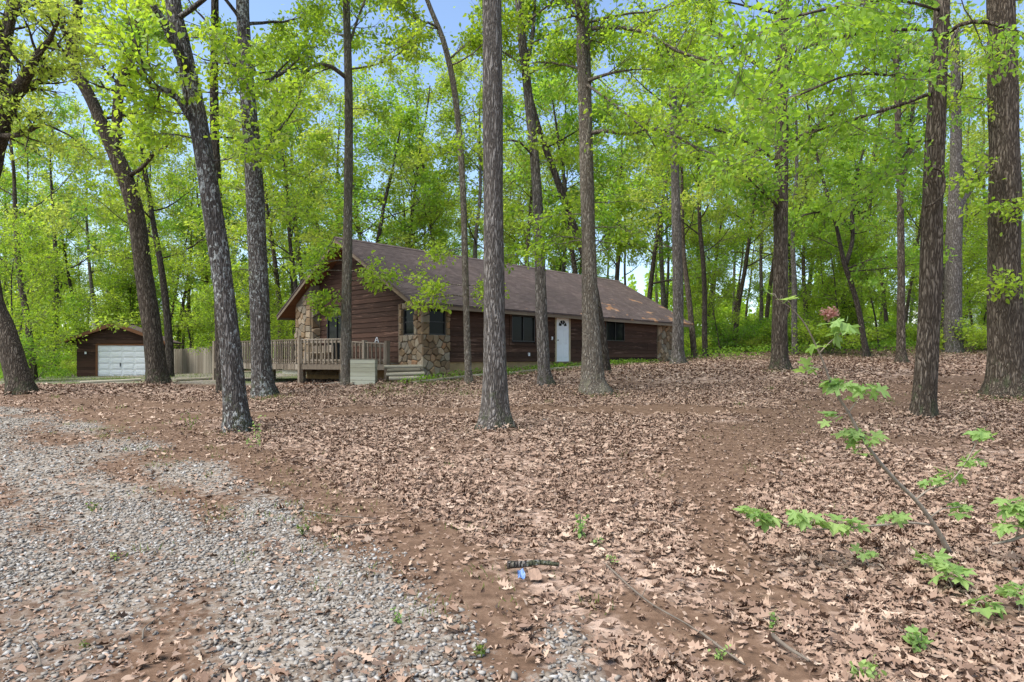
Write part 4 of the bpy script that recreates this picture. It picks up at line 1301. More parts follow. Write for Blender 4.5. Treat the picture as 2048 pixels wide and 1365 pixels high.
hero('hickory_tree', 'slim straight reddish trunk right of the forked leaning trunk', 29, [(1804, 729, 26), (1802, 700, 19), (1802, 600, 16), (1802, 480, 15), (1800, 380, 14), (1796, 250, 13), (1792, 100, 11)],
     limbs=[[(1803, 380, 0, 10), (1815, 320, .3, 9), (1822, 260, .5, 8), (1828, 180, .6, 6)]],
     auto=(8, 330, 3.4), bark='bark_brown', leaf='leaf_green', size=.17, per_m=11, seed=17)
hero('oak_tree', 'dark trunk wrapped in vine strands near the right edge', 13, [(1846, 840, 54), (1848, 800, 48), (1854, 700, 45), (1860, 580, 43), (1865, 430, 41), (1871, 280, 38), (1877, 140, 34), (1884, 0, 31)],
     limbs=[[(1868, 185, 0, 8), (1800, 210, -.3, 7), (1720, 235, -.7, 6), (1640, 260, -1.0, 5), (1560, 290, -1.3, 3)], [(1872, 60, 0, 7), (1800, 60, -.6, 6), (1700, 70, -1.0, 5), (1600, 100, -1.3, 4), (1530, 130, -1.5, 2)],
            [(1866, 140, 0, 6), (1790, 150, -1.5, 5), (1700, 150, -2.4, 4), (1600, 190, -3.0, 3)], [(1862, 280, 0, 5), (1830, 285, -.6, 4), (1800, 322, -.9, 3)], [(1880, 80, 0, 8), (1920, 50, -.6, 8), (1975, 45, -1.0, 7), (2048, 70, -1.3, 6), (2110, 100, -1.5, 5)], [(1880, 20, 0, 6), (1780, 0, -2, 5), (1650, 20, -3.4, 4), (1560, 40, -4, 3)]],
     extra=[[(1858, 338, -.25, 5), (1884, 342, -.32, 5), (1888, 375, -.34, 6), (1878, 400, -.34, 6), (1850, 415, -.3, 5)]],
     auto=(4, -20, 3), bark='bark_brown', leaf='leaf_green', size=.12, per_m=18, seed=18, sides=20, flare=.2, height=12)
hero('oak_tree', 'massive dark trunk with mossy root flare at the right edge', 16.5, [(2014, 798, 96), (2012, 760, 78), (2010, 680, 70), (2008, 540, 64), (2010, 400, 62), (2008, 260, 58), (2005, 120, 55), (2000, 0, 52)],
     auto=(6, 30, 4.5), sprays=[(2008, 330, 1.4, 200, .1), (2008, 200, 1.5, 190, .1), (2008, 120, 1.5, 215, .1), (2008, 420, 1.0, 230, 0), (2008, 560, .8, 235, 0)], bark='bark_brown', leaf='leaf_fresh', size=.14, per_m=16, seed=19, sides=24, flare=.45)
hero('oak_tree', 'pale forked trunk with limb to the right behind vine wrapped trunk', 36, [(1906, 682, 42), (1906, 600, 34), (1908, 500, 32), (1910, 420, 30), (1912, 330, 24), (1912, 200, 20), (1910, 60, 17)],
     limbs=[[(1912, 425, 0, 16), (1935, 385, .4, 15), (1965, 340, .8, 13), (1995, 300, 1.2, 9)]],
     auto=(9, 260, 4.5), bark='bark_grey', leaf='leaf_yellow', size=.2, per_m=10, seed=20, flare=.2)

# --- background trees from a few grown patterns; every tree is a thing of its own
def proto(kind, seed, leafmat, bark, height, low, n_limb, L, size, per_m, lean=0.0, rad=.17, kids=5):
    r = random.Random(seed); rng = np.random.default_rng(seed)
    sk = Skel()
    pts = [Vector((0, 0, -.3))]
    d = Vector((lean * r.uniform(-1, 1), lean * r.uniform(-1, 1), 1)).normalized()
    n = 9
    for k in range(n):
        d = (d + Vector((r.uniform(-.07, .07), r.uniform(-.07, .07), .03))).normalized()
        pts.append(pts[-1] + d * (height * .92 + .3) / n)
    W = [rad * (1.15 - .95 * k / n) for k in range(n + 1)]
    q, qr = smooth_path(pts, W, .5)
    trunk_tube(sk.wood, q, qr, 10, seed, .3)
    idx = [k for k in range(len(q)) if q[k].z > low]
    for k in range(n_limb):
        i = idx[min(int((k + r.random()) / n_limb * len(idx)), len(idx) - 1)]
        f = (q[i].z - low) / (height - low)
        az = k * 2.4 + r.uniform(-.5, .5)
        dd = Vector((math.cos(az), math.sin(az), r.uniform(.05, .5) + .7 * f))
        grow(sk, r, q[i], dd, L * r.uniform(.65, 1.2) * (1.0 - .45 * f), max(qr[i] * r.uniform(.3, .5), .015), 3, .06, .18, kids, .03)
    V, FF, tint = leaves(sk, rng, per_m, size, False, .24)
    return (sk.wood.mesh('trunk', M[bark], True), sk.fine.mesh('twigs', M['twig']), np_mesh('crown', V, FF, M[leafmat], False, {'tint': tint}))
PROTO = {
    'a': proto('a', 31, 'leaf_fresh', 'bark_dark', 21, 6.5, 13, 4.6, .23, 8.2),
    'b': proto('b', 32, 'leaf_yellow', 'bark_grey', 23, 8.0, 13, 5.0, .23, 7.8, .06),
    'c': proto('c', 33, 'leaf_green', 'bark_dark', 18, 4.5, 13, 4.2, .22, 8.2, .1),
    'd': proto('d', 34, 'leaf_yellow', 'bark_brown', 20, 5.5, 14, 4.8, .22, 7.8, .08),
    'u': proto('u', 35, 'leaf_fresh', 'bark_dark', 8, 1.6, 12, 2.9, .17, 8.5, .12, .06),
    'v': proto('v', 36, 'leaf_fresh', 'bark_dark', 6.5, 1.0, 12, 2.6, .17, 9.0, .15, .05),
}
def bush_proto(seed, leafmat, hgt, size, per_m):
    r = random.Random(seed); rng = np.random.default_rng(seed)
    sk = Skel()
    for k in range(9):
        az = k * 2.4
        grow(sk, r, Vector((math.cos(az) * .15, math.sin(az) * .15, -.05)), Vector((math.cos(az) * .7, math.sin(az) * .7, 1)), hgt * r.uniform(.7, 1.1), .02, 2, .05, .2, 6)
    V, FF, tint = leaves(sk, rng, per_m, size, False, .13)
    return sk.fine.mesh('stems', M['twig']), np_mesh('foliage', V, FF, M[leafmat], False, {'tint': tint})
BUSH = [bush_proto(41, 'leaf_fresh', 1.5, .13, 17), bush_proto(42, 'leaf_green', 1.9, .14, 15), bush_proto(43, 'leaf_yellow', 1.3, .12, 17)]

BANDS = [(150, 'left of the garage'), (330, 'behind the garage'), (560, 'beyond the fence and deck'), (760, 'behind the gable end'), (985, 'behind roof left of middle trunk'),
         (1180, 'behind roof right of middle trunk'), (1345, 'behind the far roof end'), (1560, 'between house and reddish trunk'), (1730, 'behind the forked leaning trunk'), (1860, 'left of the vine wrapped trunk'), (2000, 'between vine wrapped and massive trunks'), (9999, 'at the right edge')]
LOOK = {'a': 'fresh green tree', 'b': 'tall yellow-green tree', 'c': 'dark green tree', 'd': 'yellowish tree', 'u': 'bright understorey sapling', 'v': 'dark understorey sapling', 0: 'fresh green bush', 1: 'dark green bush', 2: 'yellow-green bush'}
def lab(look, x, y):
    px = 1024 + x / y * F
    w = next(t for lim, t in BANDS if px < lim)
    depth = ('' if look in (0, 1, 2) else ('far ' if y > 68 else ''))
    return depth + LOOK[look] + ' ' + w, LOOK[look] + ('es ' if look in (0, 1, 2) else 's ') + w
def far_tree(x, y, kind, rz, sc, label, group, name='woodland_tree', wide=1.0):
    root = empty(name, (x, y, gz(min(max(x, -80), 80), min(y, 150)) - .05), rz)
    root.scale = (sc * wide, sc * wide, sc)
    for nme, me in zip(('trunk', 'twigs', 'crown'), PROTO[kind]):
        link(nme, me, None, root)
    tag(root, label, 'tree', group)
    return root
def placed(px, Y, kind, rz, sc, label, wide=1.0, group='single trees in the woods behind'):
    return far_tree((px - 1024) / F * Y, Y, kind, rz, sc, label, group, wide=wide)
placed(340, 36, 'a', .4, 1.0, 'straight trunk just right of the garage before the fence', 1.15)
placed(112, 46, 'c', 2.0, 1.15, 'dark straight trunk left of the garage in undergrowth')
placed(205, 54, 'b', 1.0, 1.0, 'straight trunk rising right behind the garage roof')
placed(70, 34, 'd', 3.0, .95, 'slim trunk behind the leaning trunk at the left edge')
placed(262, 62, 'a', 5.0, 1.0, 'pale trunk behind the right slope of garage roof')
placed(388, 56, 'd', 2.2, 1.0, 'slim trunk rising beyond the stockade fence')
placed(486, 52, 'b', 4.0, .95, 'trunk between the two lichen flecked trunks beyond deck')
placed(590, 50, 'a', 1.6, .95, 'trunk above the left rake of the house roof')
placed(722, 44, 'c', .3, 1.1, 'dark trunk rising behind the house ridge near the gable', 1.2)
placed(749, 46, 'd', 3.9, 1.0, 'dark trunk right of its pair behind the house ridge', 1.2)
placed(838, 62, 'b', 2.9, .95, 'pale bare trunk far behind the middle of ridge')
placed(1232, 47, 'a', 4.4, 1.0, 'dark trunk behind the right end of the ridge', 1.2)
placed(1290, 45, 'c', 5.4, 1.1, 'leaning dark trunk beyond the far rake of the roof')
placed(1390, 38, 'd', 1.9, 1.0, 'left one of the close trunk pair past the house corner')
placed(1411, 39, 'a', .9, .95, 'right one of the close trunk pair past the house corner')
placed(1468, 45, 'd', 5.9, .95, 'trunk with long limbs between trunk pair and reddish trunk', 1.1)
placed(1591, 38, 'b', 4.9, .92, 'dark trunk just right of the straight reddish trunk', 1.1)
placed(1700, 52, 'a', 2.7, .95, 'grey trunk behind the slim forked leaning trunk')
placed(1890, 44, 'c', 1.2, 1.2, 'pale trunk just behind the pale forked trunk')

for (px, Y, kd, rz, sc) in ((625, 50, 'b', 1, 1.15), (672, 57, 'a', 2, 1.2), (795, 50, 'a', 3, 1.15), (885, 53, 'd', 4, 1.2), (945, 49, 'b', 5, 1.1), (1005, 56, 'a', 6, 1.2), (1062, 50, 'd', 1.5, 1.15), (1115, 55, 'b', 2.5, 1.15), (1165, 49, 'c', 3.5, 1.25), (560, 47, 'd', 4.4, 1.1), (1330, 50, 'b', 5.2, 1.1), (160, 58, 'a', .7, 1.0), (235, 66, 'd', 1.7, 1.0), (300, 55, 'b', 2.7, .95), (355, 64, 'a', 3.7, 1.0), (420, 58, 'd', 4.7, 1.0), (455, 70, 'b', 5.7, 1.0), (525, 60, 'a', .2, 1.0), (575, 68, 'd', 1.2, 1.0)):
    x = (px - 1024) / F * Y
    far_tree(x, Y, kd, rz, sc, *lab(kd, x, Y), wide=1.15)
taken = [(o.location.x, o.location.y) for o in bpy.data.objects if o.parent is None and o.get('category') == 'tree']
hc = hloc(9, 4.5)
def clear(x, y, dmin):
    if (Vector((x, y, 0)) - Vector((hc.x, hc.y, 0))).length < 13.5: return False
    l = Matrix.Rotation(-d_ang, 2) @ Vector((x + 3.3, y - 23.3))
    if -6 < l.x < 22 and -3 < l.y < 14: return False
    if -33.5 < x < -19 and 33 < y < 50.5: return False
    return all((x - a) ** 2 + (y - b2) ** 2 > dmin * dmin for a, b2 in taken)
def zone(x, y):
    px = 1024 + x / y * F
    return 0 if px < 560 else (1 if px < 1330 else 2)
tr_r = random.Random(77)
cnt = 0
for tries in range(4000):
    if cnt >= 74: break
    y = 40 + 36 * tr_r.random() ** 1.1
    x = tr_r.uniform(-.92, .92) * y * .92
    if y < 52 and abs(x / y) < .33: continue
    if not clear(x, y, 3.9): continue
    taken.append((x, y)); cnt += 1
    zn = zone(x, y)
    kd = tr_r.choice('aabbccdd' if zn != 1 else 'aabbdc')
    far_tree(x, y, kd, tr_r.uniform(0, 6.28), tr_r.uniform(.8, 1.12), *lab(kd, x, y))
# understorey saplings with low spreading leaves
cnt = 0
for tries in range(4000):
    if cnt >= 54: break
    y = 37 + 40 * tr_r.random() ** 1.3
    x = tr_r.uniform(-.845, .845) * y
    zn = zone(x, y)
    if zn == 1 and y < 50: continue
    if not clear(x, y, 2.3): continue
    taken.append((x, y)); cnt += 1
    kd = tr_r.choice('uv')
    far_tree(x, y, kd, tr_r.uniform(0, 6.28), tr_r.uniform(.75, 1.25), *lab(kd, x, y), name='understorey_sapling')
for (px, Y, k, rz, sc) in ((30, 30, 'u', 1, .95), (105, 47, 'v', 2, .8), (50, 44, 'u', 3, 1.0), (20, 38, 'v', 0, 1.2), (270, 52, 'u', 1, 1.2), (330, 55, 'v', 2, 1.2), (390, 50, 'u', 3, 1.15), (450, 53, 'v', 4, 1.2), (520, 50, 'u', 5, 1.1), (180, 53, 'v', 6, 1.2), (1660, 42, 'v', 4, 1.0), (1760, 40, 'u', 2, 1.0), (1960, 38, 'v', 3, 1.0)):
    x = (px - 1024) / F * Y
    far_tree(x, Y, k, rz, sc, *lab(k, x, Y), name='understorey_sapling')
# bushes along the edge of the clearing
def bush(x, y, k, rz, sc, label, group, name='bush'):
    root = empty(name, (x, y, gz(x, y) - .03), rz)
    root.scale = (sc * 1.2, sc * 1.2, sc)
    link('stems', BUSH[k][0], None, root); link('foliage', BUSH[k][1], None, root)
    tag(root, label, 'bush', group)
    return root
cnt = 0
for tries in range(3000):
    if cnt >= 95: break
    y = 38 + 32 * tr_r.random() ** 1.6
    x = tr_r.uniform(-.845, .845) * y
    zn = zone(x, y)
    if zn == 1 and y < 48: continue
    if zn == 0 and y < 50 and x > -20: continue
    if zn == 2 and y < 41 : continue
    if not clear(x, y, 1.2): continue
    taken.append((x, y)); cnt += 1
    kd = tr_r.randrange(3)
    bush(x, y, kd, tr_r.uniform(0, 6.28), tr_r.uniform(.7, 1.3), *lab(kd, x, y))
for (px, Y, k, sc, lab) in ((1925, 36, 0, 1.1, 'bright green bush at the foot of the pale forked trunk'), (1975, 37, 2, 1.0, 'bright bush left of the massive right edge trunk'), (60, 33, 1, 1.2, 'dark green bush behind the left leaning trunk'), (146, 43, 0, .6, 'green bush against the left garage wall')):
    bush((px - 1024) / F * Y, Y, k, px, sc, lab, None)
# pink flowering shrub and dark evergreen at the right wood edge
fl = bush((1660 - 1024) / F * 37, 37, 0, 1.0, 1.3, 'shrub with a tuft of pink blossom at the wood edge', None, 'flowering_shrub')
rng = np.random.default_rng(5)
n = 190
P = rng.normal(0, .13, (n, 3)) + np.array([0, 0, 1.85])
V, FF = scatter(LEAF4, LEAF4F, P, rng.normal(0, 1, (n, 3)), rng.normal(0, 1, (n, 3)), np.full(n, .12), np.full(n, .10))
link('blossom', np_mesh('blossom', V, FF, M['blossom'], False, {'tint': rng.random(n * 4)}), None, fl)
sk = Skel(); r_ = random.Random(9)
for k in range(60):
    h = .15 + 3.0 * k / 60
    az = k * 2.4
    grow(sk, r_, Vector((0, 0, h)), Vector((math.cos(az), math.sin(az), .35)), .25 + .75 * (1 - h / 3.3), .012, 1, .05, .15, 5)
V, FF, tint = leaves(sk, rng, 60, .07, False, .06)
p = at(1703, 700, 43)
ev = empty('evergreen_shrub', (p.x, p.y, gz(p.x, p.y)))
tag(ev, 'dark narrow evergreen beside the slim forked leaning trunk', 'shrub')
M['evergreen'] = mat_leaf('evergreen', (0.012, 0.030, 0.012), (0.025, 0.05, 0.018), (.01, .03, .01), (.02, .05, .01), .2)
mt_ = MB(); mt_.tube([(0, 0, -.1), (0, 0, 1.5), (0, 0, 3.1)], [.05, .035, .01], 6); mt_.build('trunk', M['bark_dark'], ev)
link('foliage', np_mesh('foliage', V, FF, M['evergreen'], False, {'tint': tint}), None, ev)

# far wood that reads as one mass behind everything
n = 90000
rng = np.random.default_rng(99)
th = rng.uniform(-.80, .80, n)
rad_ = rng.uniform(104, 130, n)
hx, hy = np.sin(th) * rad_, np.cos(th) * rad_
tops = 7.0 + 4.5 * noise2(th * 40, th * 17, 1.0) + 2.5 * noise2(th * 140, th * 60, 1.0)
tops = tops + 3.0
hz_ = ground_z(np.clip(hx, -80, 80), np.clip(hy, 0, 150)) + rng.random(n) ** .8 * np.clip(tops, 2.5, 16)
V, FF = scatter(LEAF4, LEAF4F, np.stack([hx, hy, hz_], 1), rng.normal(0, 1, (n, 3)), rng.normal(0, .7, (n, 3)) + np.array([0, -.3, .7]), rng.uniform(.5, .95, n), rng.uniform(.3, .6, n))
o = link('distant_woods', np_mesh('distant_woods', V, FF, M['leaf_fresh'], False, {'tint': np.repeat(np.clip(rng.normal(.55, .2, n), 0, 1), 4)}))
tag(o, 'hazy green mass of distant woods behind everything', 'woods', None, 'stuff')

# things glimpsed through the right woods
p = at(1492, 668, 58)
car = empty('parked_car', (p.x, p.y, gz(p.x, p.y)), math.radians(8))
tag(car, 'pale parked car half hidden in the undergrowth past the house', 'car')
def loft(secs):
    m = MB(); k = len(secs[0]); i0 = 0
    for s in secs: m.v += s
    for a in range(len(secs) - 1):
        for j in range(k):
            m.f.append((a * k + j, a * k + (j + 1) % k, (a + 1) * k + (j + 1) % k, (a + 1) * k + j))
    m.f += [tuple(reversed(range(k))), tuple((len(secs) - 1) * k + j for j in range(k))]
    return m
prof = [(-2.1, .35), (-2.15, .75), (-1.2, .92), (-.6, 1.42), (.9, 1.45), (1.6, .98), (2.15, .9), (2.15, .35)]
M['car_paint'] = mat_plain('pale_blue_paint', (.62, .68, .74), .25, var=.02)
M['rubber'] = mat_plain('rubber', (.015, .015, .015), .8)
loft([[(x, s * .82, z_) for x, z_ in prof] for s in (-1, 1)]).build('body', M['car_paint'], car)
for x in (-1.35, 1.35):
    for s in (-.84, .84):
        m = MB(); m.tube([(x, s - .09, .32), (x, s + .09, .32)], [.32, .32], 14); m.build('wheel', M['rubber'], car)
for pts_ in ([(-1.0, .96), (-.52, 1.34), (.1, 1.36), (.1, .96)], [(.18, .96), (.18, 1.36), (.85, 1.36), (1.4, 1.0)]):
    m = MB(); m.poly([(x, -.826, z_) for x, z_ in pts_]); m.build('side_window', M['glass'], car)
p = at(1930, 640, 84)
fh = empty('distant_building', (p.x, p.y, gz(p.x, 84)), .2)
tag(fh, 'pale building glimpsed far off left of the massive trunk', 'building')
m = MB(); m.box(-5, 5, 0, 6, 0, 6.0); m.build('wall', M['white'], fh)
for s in (-1, 1):
    m = MB(); m.hexa([(-5.4, 3, 8.2), (5.4, 3, 8.2), (5.4, 3 + s * 3.6, 5.9), (-5.4, 3 + s * 3.6, 5.9), (-5.4, 3, 8.35), (5.4, 3, 8.35), (5.4, 3 + s * 3.6, 6.05), (-5.4, 3 + s * 3.6, 6.05)]); m.build('roof', M['white'], fh)
for x in (-3, 0, 3):
    m = MB(); m.box(x - .5, x + .5, -.03, -.004, 3.6, 4.9); m.build('window', M['glass'], fh)

# ------------------------------------------------------------------ leaf litter, gravel, grass
OAK = []
right = [(0, .03), (.14, .10), (.22, .34), (.33, .13), (.50, .50), (.60, .17), (.76, .34), (.84, .10)]
oak_out = right + [(1, 0)] + [(x, -y) for x, y in reversed(right)]
OAK = np.array([(x, y, 0) for x, y in oak_out])
OAKF = [tuple(range(len(oak_out)))]
OVAL = np.array([(x, y * .82, 0) for x, y in [(0, .02), (.08, .14), (.2, .27), (.34, .36), (.48, .39), (.62, .35), (.75, .26), (.88, .13)]] + [(1, 0, 0)] + [(x, -y * .82, 0) for x, y in reversed([(0, .02), (.08, .14), (.2, .27), (.34, .36), (.48, .39), (.62, .35), (.75, .26), (.88, .13)])])
TORN = OAK.copy(); TORN[5:12, 0] *= .72; TORN[9:14, 1] *= .35
SIMP = np.array([(0, 0, 0), (.3, .36, 0), (.55, .2, 0), (.78, .34, 0), (1, 0, 0), (.72, -.3, 0), (.5, -.18, 0), (.25, -.36, 0)])
SIMPF = [tuple(range(8))]

def sample(n, y0, y1, rng, power=1.0, wide=.90):
    """points in the view wedge, denser near"""
    y = y0 + (y1 - y0) * rng.random(n) ** power
    x = rng.uniform(-1, 1, n) * (wide * y + 1.0)
    return x, y
rng = np.random.default_rng(21)
def on_house(x, y):
    c, s = math.cos(-d_ang), math.sin(-d_ang)
    lx = (x + 3.3) * c - (y - 23.3) * s
    ly = (x + 3.3) * s + (y - 23.3) * c
    return (lx > -.3) & (lx < 18.5) & (ly > -.3) & (ly < 9.2)
def litter_pts(n, y0, y1, power):
    x, y = sample(n, y0, y1, rng, power)
    # keep density per square metre even: the wedge widens with y
    keep = rng.random(n) < (.9 * y + 1) / (.9 * y1 + 1)
    x, y = x[keep], y[keep]
    g, t, l = masks(x, y)
    k = rng.random(len(x)) < np.clip(l * (0.75 + .5 * noise2(x, y, 2.2)), .018, 1)
    k &= ~on_house(x, y)
    return x[k], y[k]
def litter_mesh(x, y, T, TF, s0, s1, lift, name):
    n = len(x)
    z_ = ground_z(x, y) + rng.random(n) ** 1.5 * lift + .005
    A = np.stack([rng.normal(0, 1, n), rng.normal(0, 1, n), rng.normal(0, .12, n)], 1)
    N = np.stack([rng.normal(0, .30, n), rng.normal(0, .30, n), np.ones(n)], 1)
    L = s0 + (s1 - s0) * rng.random(n) ** 1.4
    curl = np.stack([rng.normal(.15, .45, n), rng.normal(.35, .6, n), rng.normal(0, .45, n)], 1)
    V, FF = scatter(T, TF, np.stack([x, y, z_], 1), A, N, L, L * rng.uniform(.38, .66, n), curl)
    tint = np.repeat(np.clip(rng.normal(.47, .27, n), 0, 1), len(T))
    return V, FF, tint
near_x, near_y = litter_pts(200000, 2.6, 8.5, 1.0)
# the nearest leaves are pieces of their own, parts of the ground
order = np.argsort(np.hypot(near_x, near_y) + 100 * (np.abs(near_x) > .84 * near_y) + 100 * (near_y < 3.0))
single = order[:300]
rest = np.ones(len(near_x), bool); rest[single] = False
lm = []
for k in range(8):
    V, FF, t = litter_mesh(np.zeros(1), np.zeros(1), OAK, OAKF, .10, .10, 0, 'l')
    V = V - V.mean(0) + np.array([0, 0, 0.012 - (V - V.mean(0))[:, 2].min() * .5])
    lm.append(np_mesh('dead_leaf', V, FF, M['dead_leaf_o']))
for k, i in enumerate(single):
    o = link('dead_leaf', lm[k % 8], None, ground)
    o.location = (near_x[i], near_y[i], gz(near_x[i], near_y[i]) + R.uniform(.004, .03))
    o.rotation_euler = (R.uniform(-.28, .28), R.uniform(-.28, .28), R.uniform(0, 6.28))
    s = R.uniform(.65, 1.15); o.scale = (s, s, s)
parts = []
kind_ = rng.random(int(rest.sum()))
off_ = 0
for lo_, hi_, T_, a_, b_ in ((0, .5, OAK, .045, .12), (.5, .74, OVAL, .035, .09), (.74, 1.01, TORN, .03, .11)):
    q = (kind_ >= lo_) & (kind_ < hi_)
    v_, f_, tt = litter_mesh(near_x[rest][q], near_y[rest][q], T_, OAKF, a_, b_, .03, 'near')
    parts.append((v_, f_ + off_, tt)); off_ += len(v_)
V1, F1, t1 = (np.concatenate([p_[k] for p_ in parts]) for k in range(3))
o = link('leaf_litter', np_mesh('leaf_litter', V1, F1, M['dead_leaf'], False, {'tint': t1}))
tag(o, 'dry brown oak leaves covering the near ground', 'leaf litter', None, 'stuff')
mx, my = litter_pts(330000, 8.5, 20, 1.0)
V1, F1, t1 = litter_mesh(mx, my, SIMP, SIMPF, .06, .125, .035, 'mid')
o = link('leaf_litter', np_mesh('leaf_litter', V1, F1, M['dead_leaf'], False, {'tint': t1}))
tag(o, 'brown leaf litter covering the middle of the yard', 'leaf litter', None, 'stuff')
fxx, fyy = litter_pts(200000, 20, 42, 1.0)
k = ~((fxx < -9) & (fyy + .3 * fxx > 20.8))
V1, F1, t1 = litter_mesh(fxx[k], fyy[k], LEAF4, LEAF4F, .10, .17, .03, 'far')
o = link('leaf_litter', np_mesh('leaf_litter', V1, F1, M['dead_leaf'], False, {'tint': t1}))
tag(o, 'brown leaf litter under the trees around the house', 'leaf litter', None, 'stuff')

cx_, cy_ = sample(80000, 2.6, 13, rng)
kk = rng.random(len(cx_)) < (.9 * cy_ + 1) / 12.7
cx_, cy_ = cx_[kk], cy_[kk]
g_, t_m, l_ = masks(cx_, cy_)
kk = rng.random(len(cx_)) < np.clip(.75 - .35 * g_, .1, 1)
V1, F1, t1 = litter_mesh(cx_[kk], cy_[kk], LEAF4, LEAF4F, .015, .055, .008, 'crumbs')
o = link('leaf_crumbs', np_mesh('leaf_crumbs', V1, F1, M['dead_leaf'], False, {'tint': t1 * .85}))
tag(o, 'crumbled leaf scraps strewn over dirt and gravel', 'leaf litter', None, 'stuff')

hx_, hy_ = [], []
for (x, y, r0) in FEET:
    if y < 31:
        n = int(70 + 260 * r0)
        a_ = rng.uniform(0, 6.28, n); q_ = r0 * 1.15 + np.abs(rng.normal(0, .22, n))
        hx_.append(x + np.cos(a_) * q_); hy_.append(y + np.sin(a_) * q_)
hx_, hy_ = np.concatenate(hx_), np.concatenate(hy_)
V1, F1, t1 = litter_mesh(hx_, hy_, SIMP, SIMPF, .07, .14, .11, 'heaps')
o = link('leaf_drifts', np_mesh('leaf_drifts', V1, F1, M['dead_leaf'], False, {'tint': t1}))
tag(o, 'dead leaves drifted against the feet of the trunks', 'leaf litter', None, 'stuff')

# gravel: crushed stones
ICO = np.array([(-1, -1, -1), (1, -1, -1), (1, 1, -1), (-1, 1, -1), (-1, -1, 1), (1, -1, 1), (1, 1, 1), (-1, 1, 1)]) * .62
ICOF = [(0, 2, 1), (0, 3, 2), (4, 5, 6), (4, 6, 7), (0, 1, 5), (0, 5, 4), (1, 2, 6), (1, 6, 5), (2, 3, 7), (2, 7, 6), (3, 0, 4), (3, 4, 7)]
NV = 8
def gravel_pts(n, y0, y1):
    x, y = sample(n, y0, y1, rng)
    keep = rng.random(n) < (.9 * y + 1) / (.9 * y1 + 1)
    x, y = x[keep], y[keep]
    g, t, l = masks(x, y)
    k = rng.random(len(x)) < np.clip(g * 1.05 - .05 + .45 * noise2(x + 2, y, 5.0) * g * (1 - g) * 2 + .22 * noise2(x, y + 3, 3.2) * g, 0.004, 1) ** 1.3
    return x[k], y[k]
def stones(x, y, s0, s1):
    n = len(x)
    s = s0 + (s1 - s0) * rng.random(n) ** 2.0
    z_ = ground_z(x, y) + s * .12
    J = (ICO[None] + rng.normal(0, .24, (n, NV, 3))) * np.stack([np.ones(n), rng.uniform(.6, .95, n), rng.uniform(.35, .7, n)], 1)[:, None, :]
    a = rng.uniform(0, 6.28, n)
    c, sn = np.cos(a)[:, None], np.sin(a)[:, None]
    X = J[..., 0] * c - J[..., 1] * sn
    Yy = J[..., 0] * sn + J[..., 1] * c
    Z = J[..., 2] + X * rng.normal(0, .25, (n, 1)) + Yy * rng.normal(0, .25, (n, 1))
    V = np.stack([X, Yy, Z], -1) * s[:, None, None] * .5 + np.stack([x, y, z_], 1)[:, None, :]
    FF = (np.array(ICOF)[None] + (np.arange(n) * NV)[:, None, None]).reshape(-1, 3)
    return V.reshape(-1, 3), FF, np.repeat(np.clip(rng.normal(.5, .27, n), 0, 1), NV)
sx_, sy_ = gravel_pts(170000, 2.6, 7.0)
order = np.argsort(np.hypot(sx_, sy_) + 100 * (np.abs(sx_) > .84 * sy_) + 100 * (sy_ < 3.05))
sing = order[:300]
rest = np.ones(len(sx_), bool); rest[sing] = False
gm = []
for k in range(8):
    V, FF, t = stones(np.zeros(1), np.zeros(1), .044, .044)
    gm.append(np_mesh('gravel_stone', V - V.mean(0), FF, M['stone_grey_o']))
for k, i in enumerate(sing):
    o = link('gravel_stone', gm[k % 8], None, ground)
    s = R.uniform(.7, 1.25)
    o.location = (sx_[i], sy_[i], gz(sx_[i], sy_[i]) + .010 * s)
    o.rotation_euler = (0, 0, R.uniform(0, 6.28)); o.scale = (s, s, s)
V1, F1, t1 = stones(sx_[rest], sy_[rest], .008, .046)
o = link('gravel', np_mesh('gravel', V1, F1, M['stone_grey'], False, {'tint': t1}))
tag(o, 'pale grey crushed gravel of the near drive', 'gravel', None, 'stuff')
sx2, sy2 = gravel_pts(120000, 7.0, 17)
V1, F1, t1 = stones(sx2, sy2, .018, .06)
o = link('gravel', np_mesh('gravel', V1, F1, M['stone_grey'], False, {'tint': t1}))
tag(o, 'pale grey gravel of the drive farther back at left', 'gravel', None, 'stuff')

# grass blades and little weeds in patches
BL3 = np.array([(0, .5, 0), (0, -.5, 0), (.55, .35, .05), (.55, -.35, .05), (1, 0, -.12)])
BL3F = [(0, 1, 3), (0, 3, 2), (2, 3, 4)]
def blades(x, y, h0, h1, w, lean=.45):
    n = len(x)
    P = np.stack([x, y, ground_z(x, y)], 1)
    A = np.stack([rng.normal(0, lean, n), rng.normal(0, lean, n), np.ones(n)], 1)
    return scatter(BL3, BL3F, P, A, rng.normal(0, 1, (n, 3)), rng.uniform(h0, h1, n), np.full(n, w))
gxs, gys, gh = [], [], []
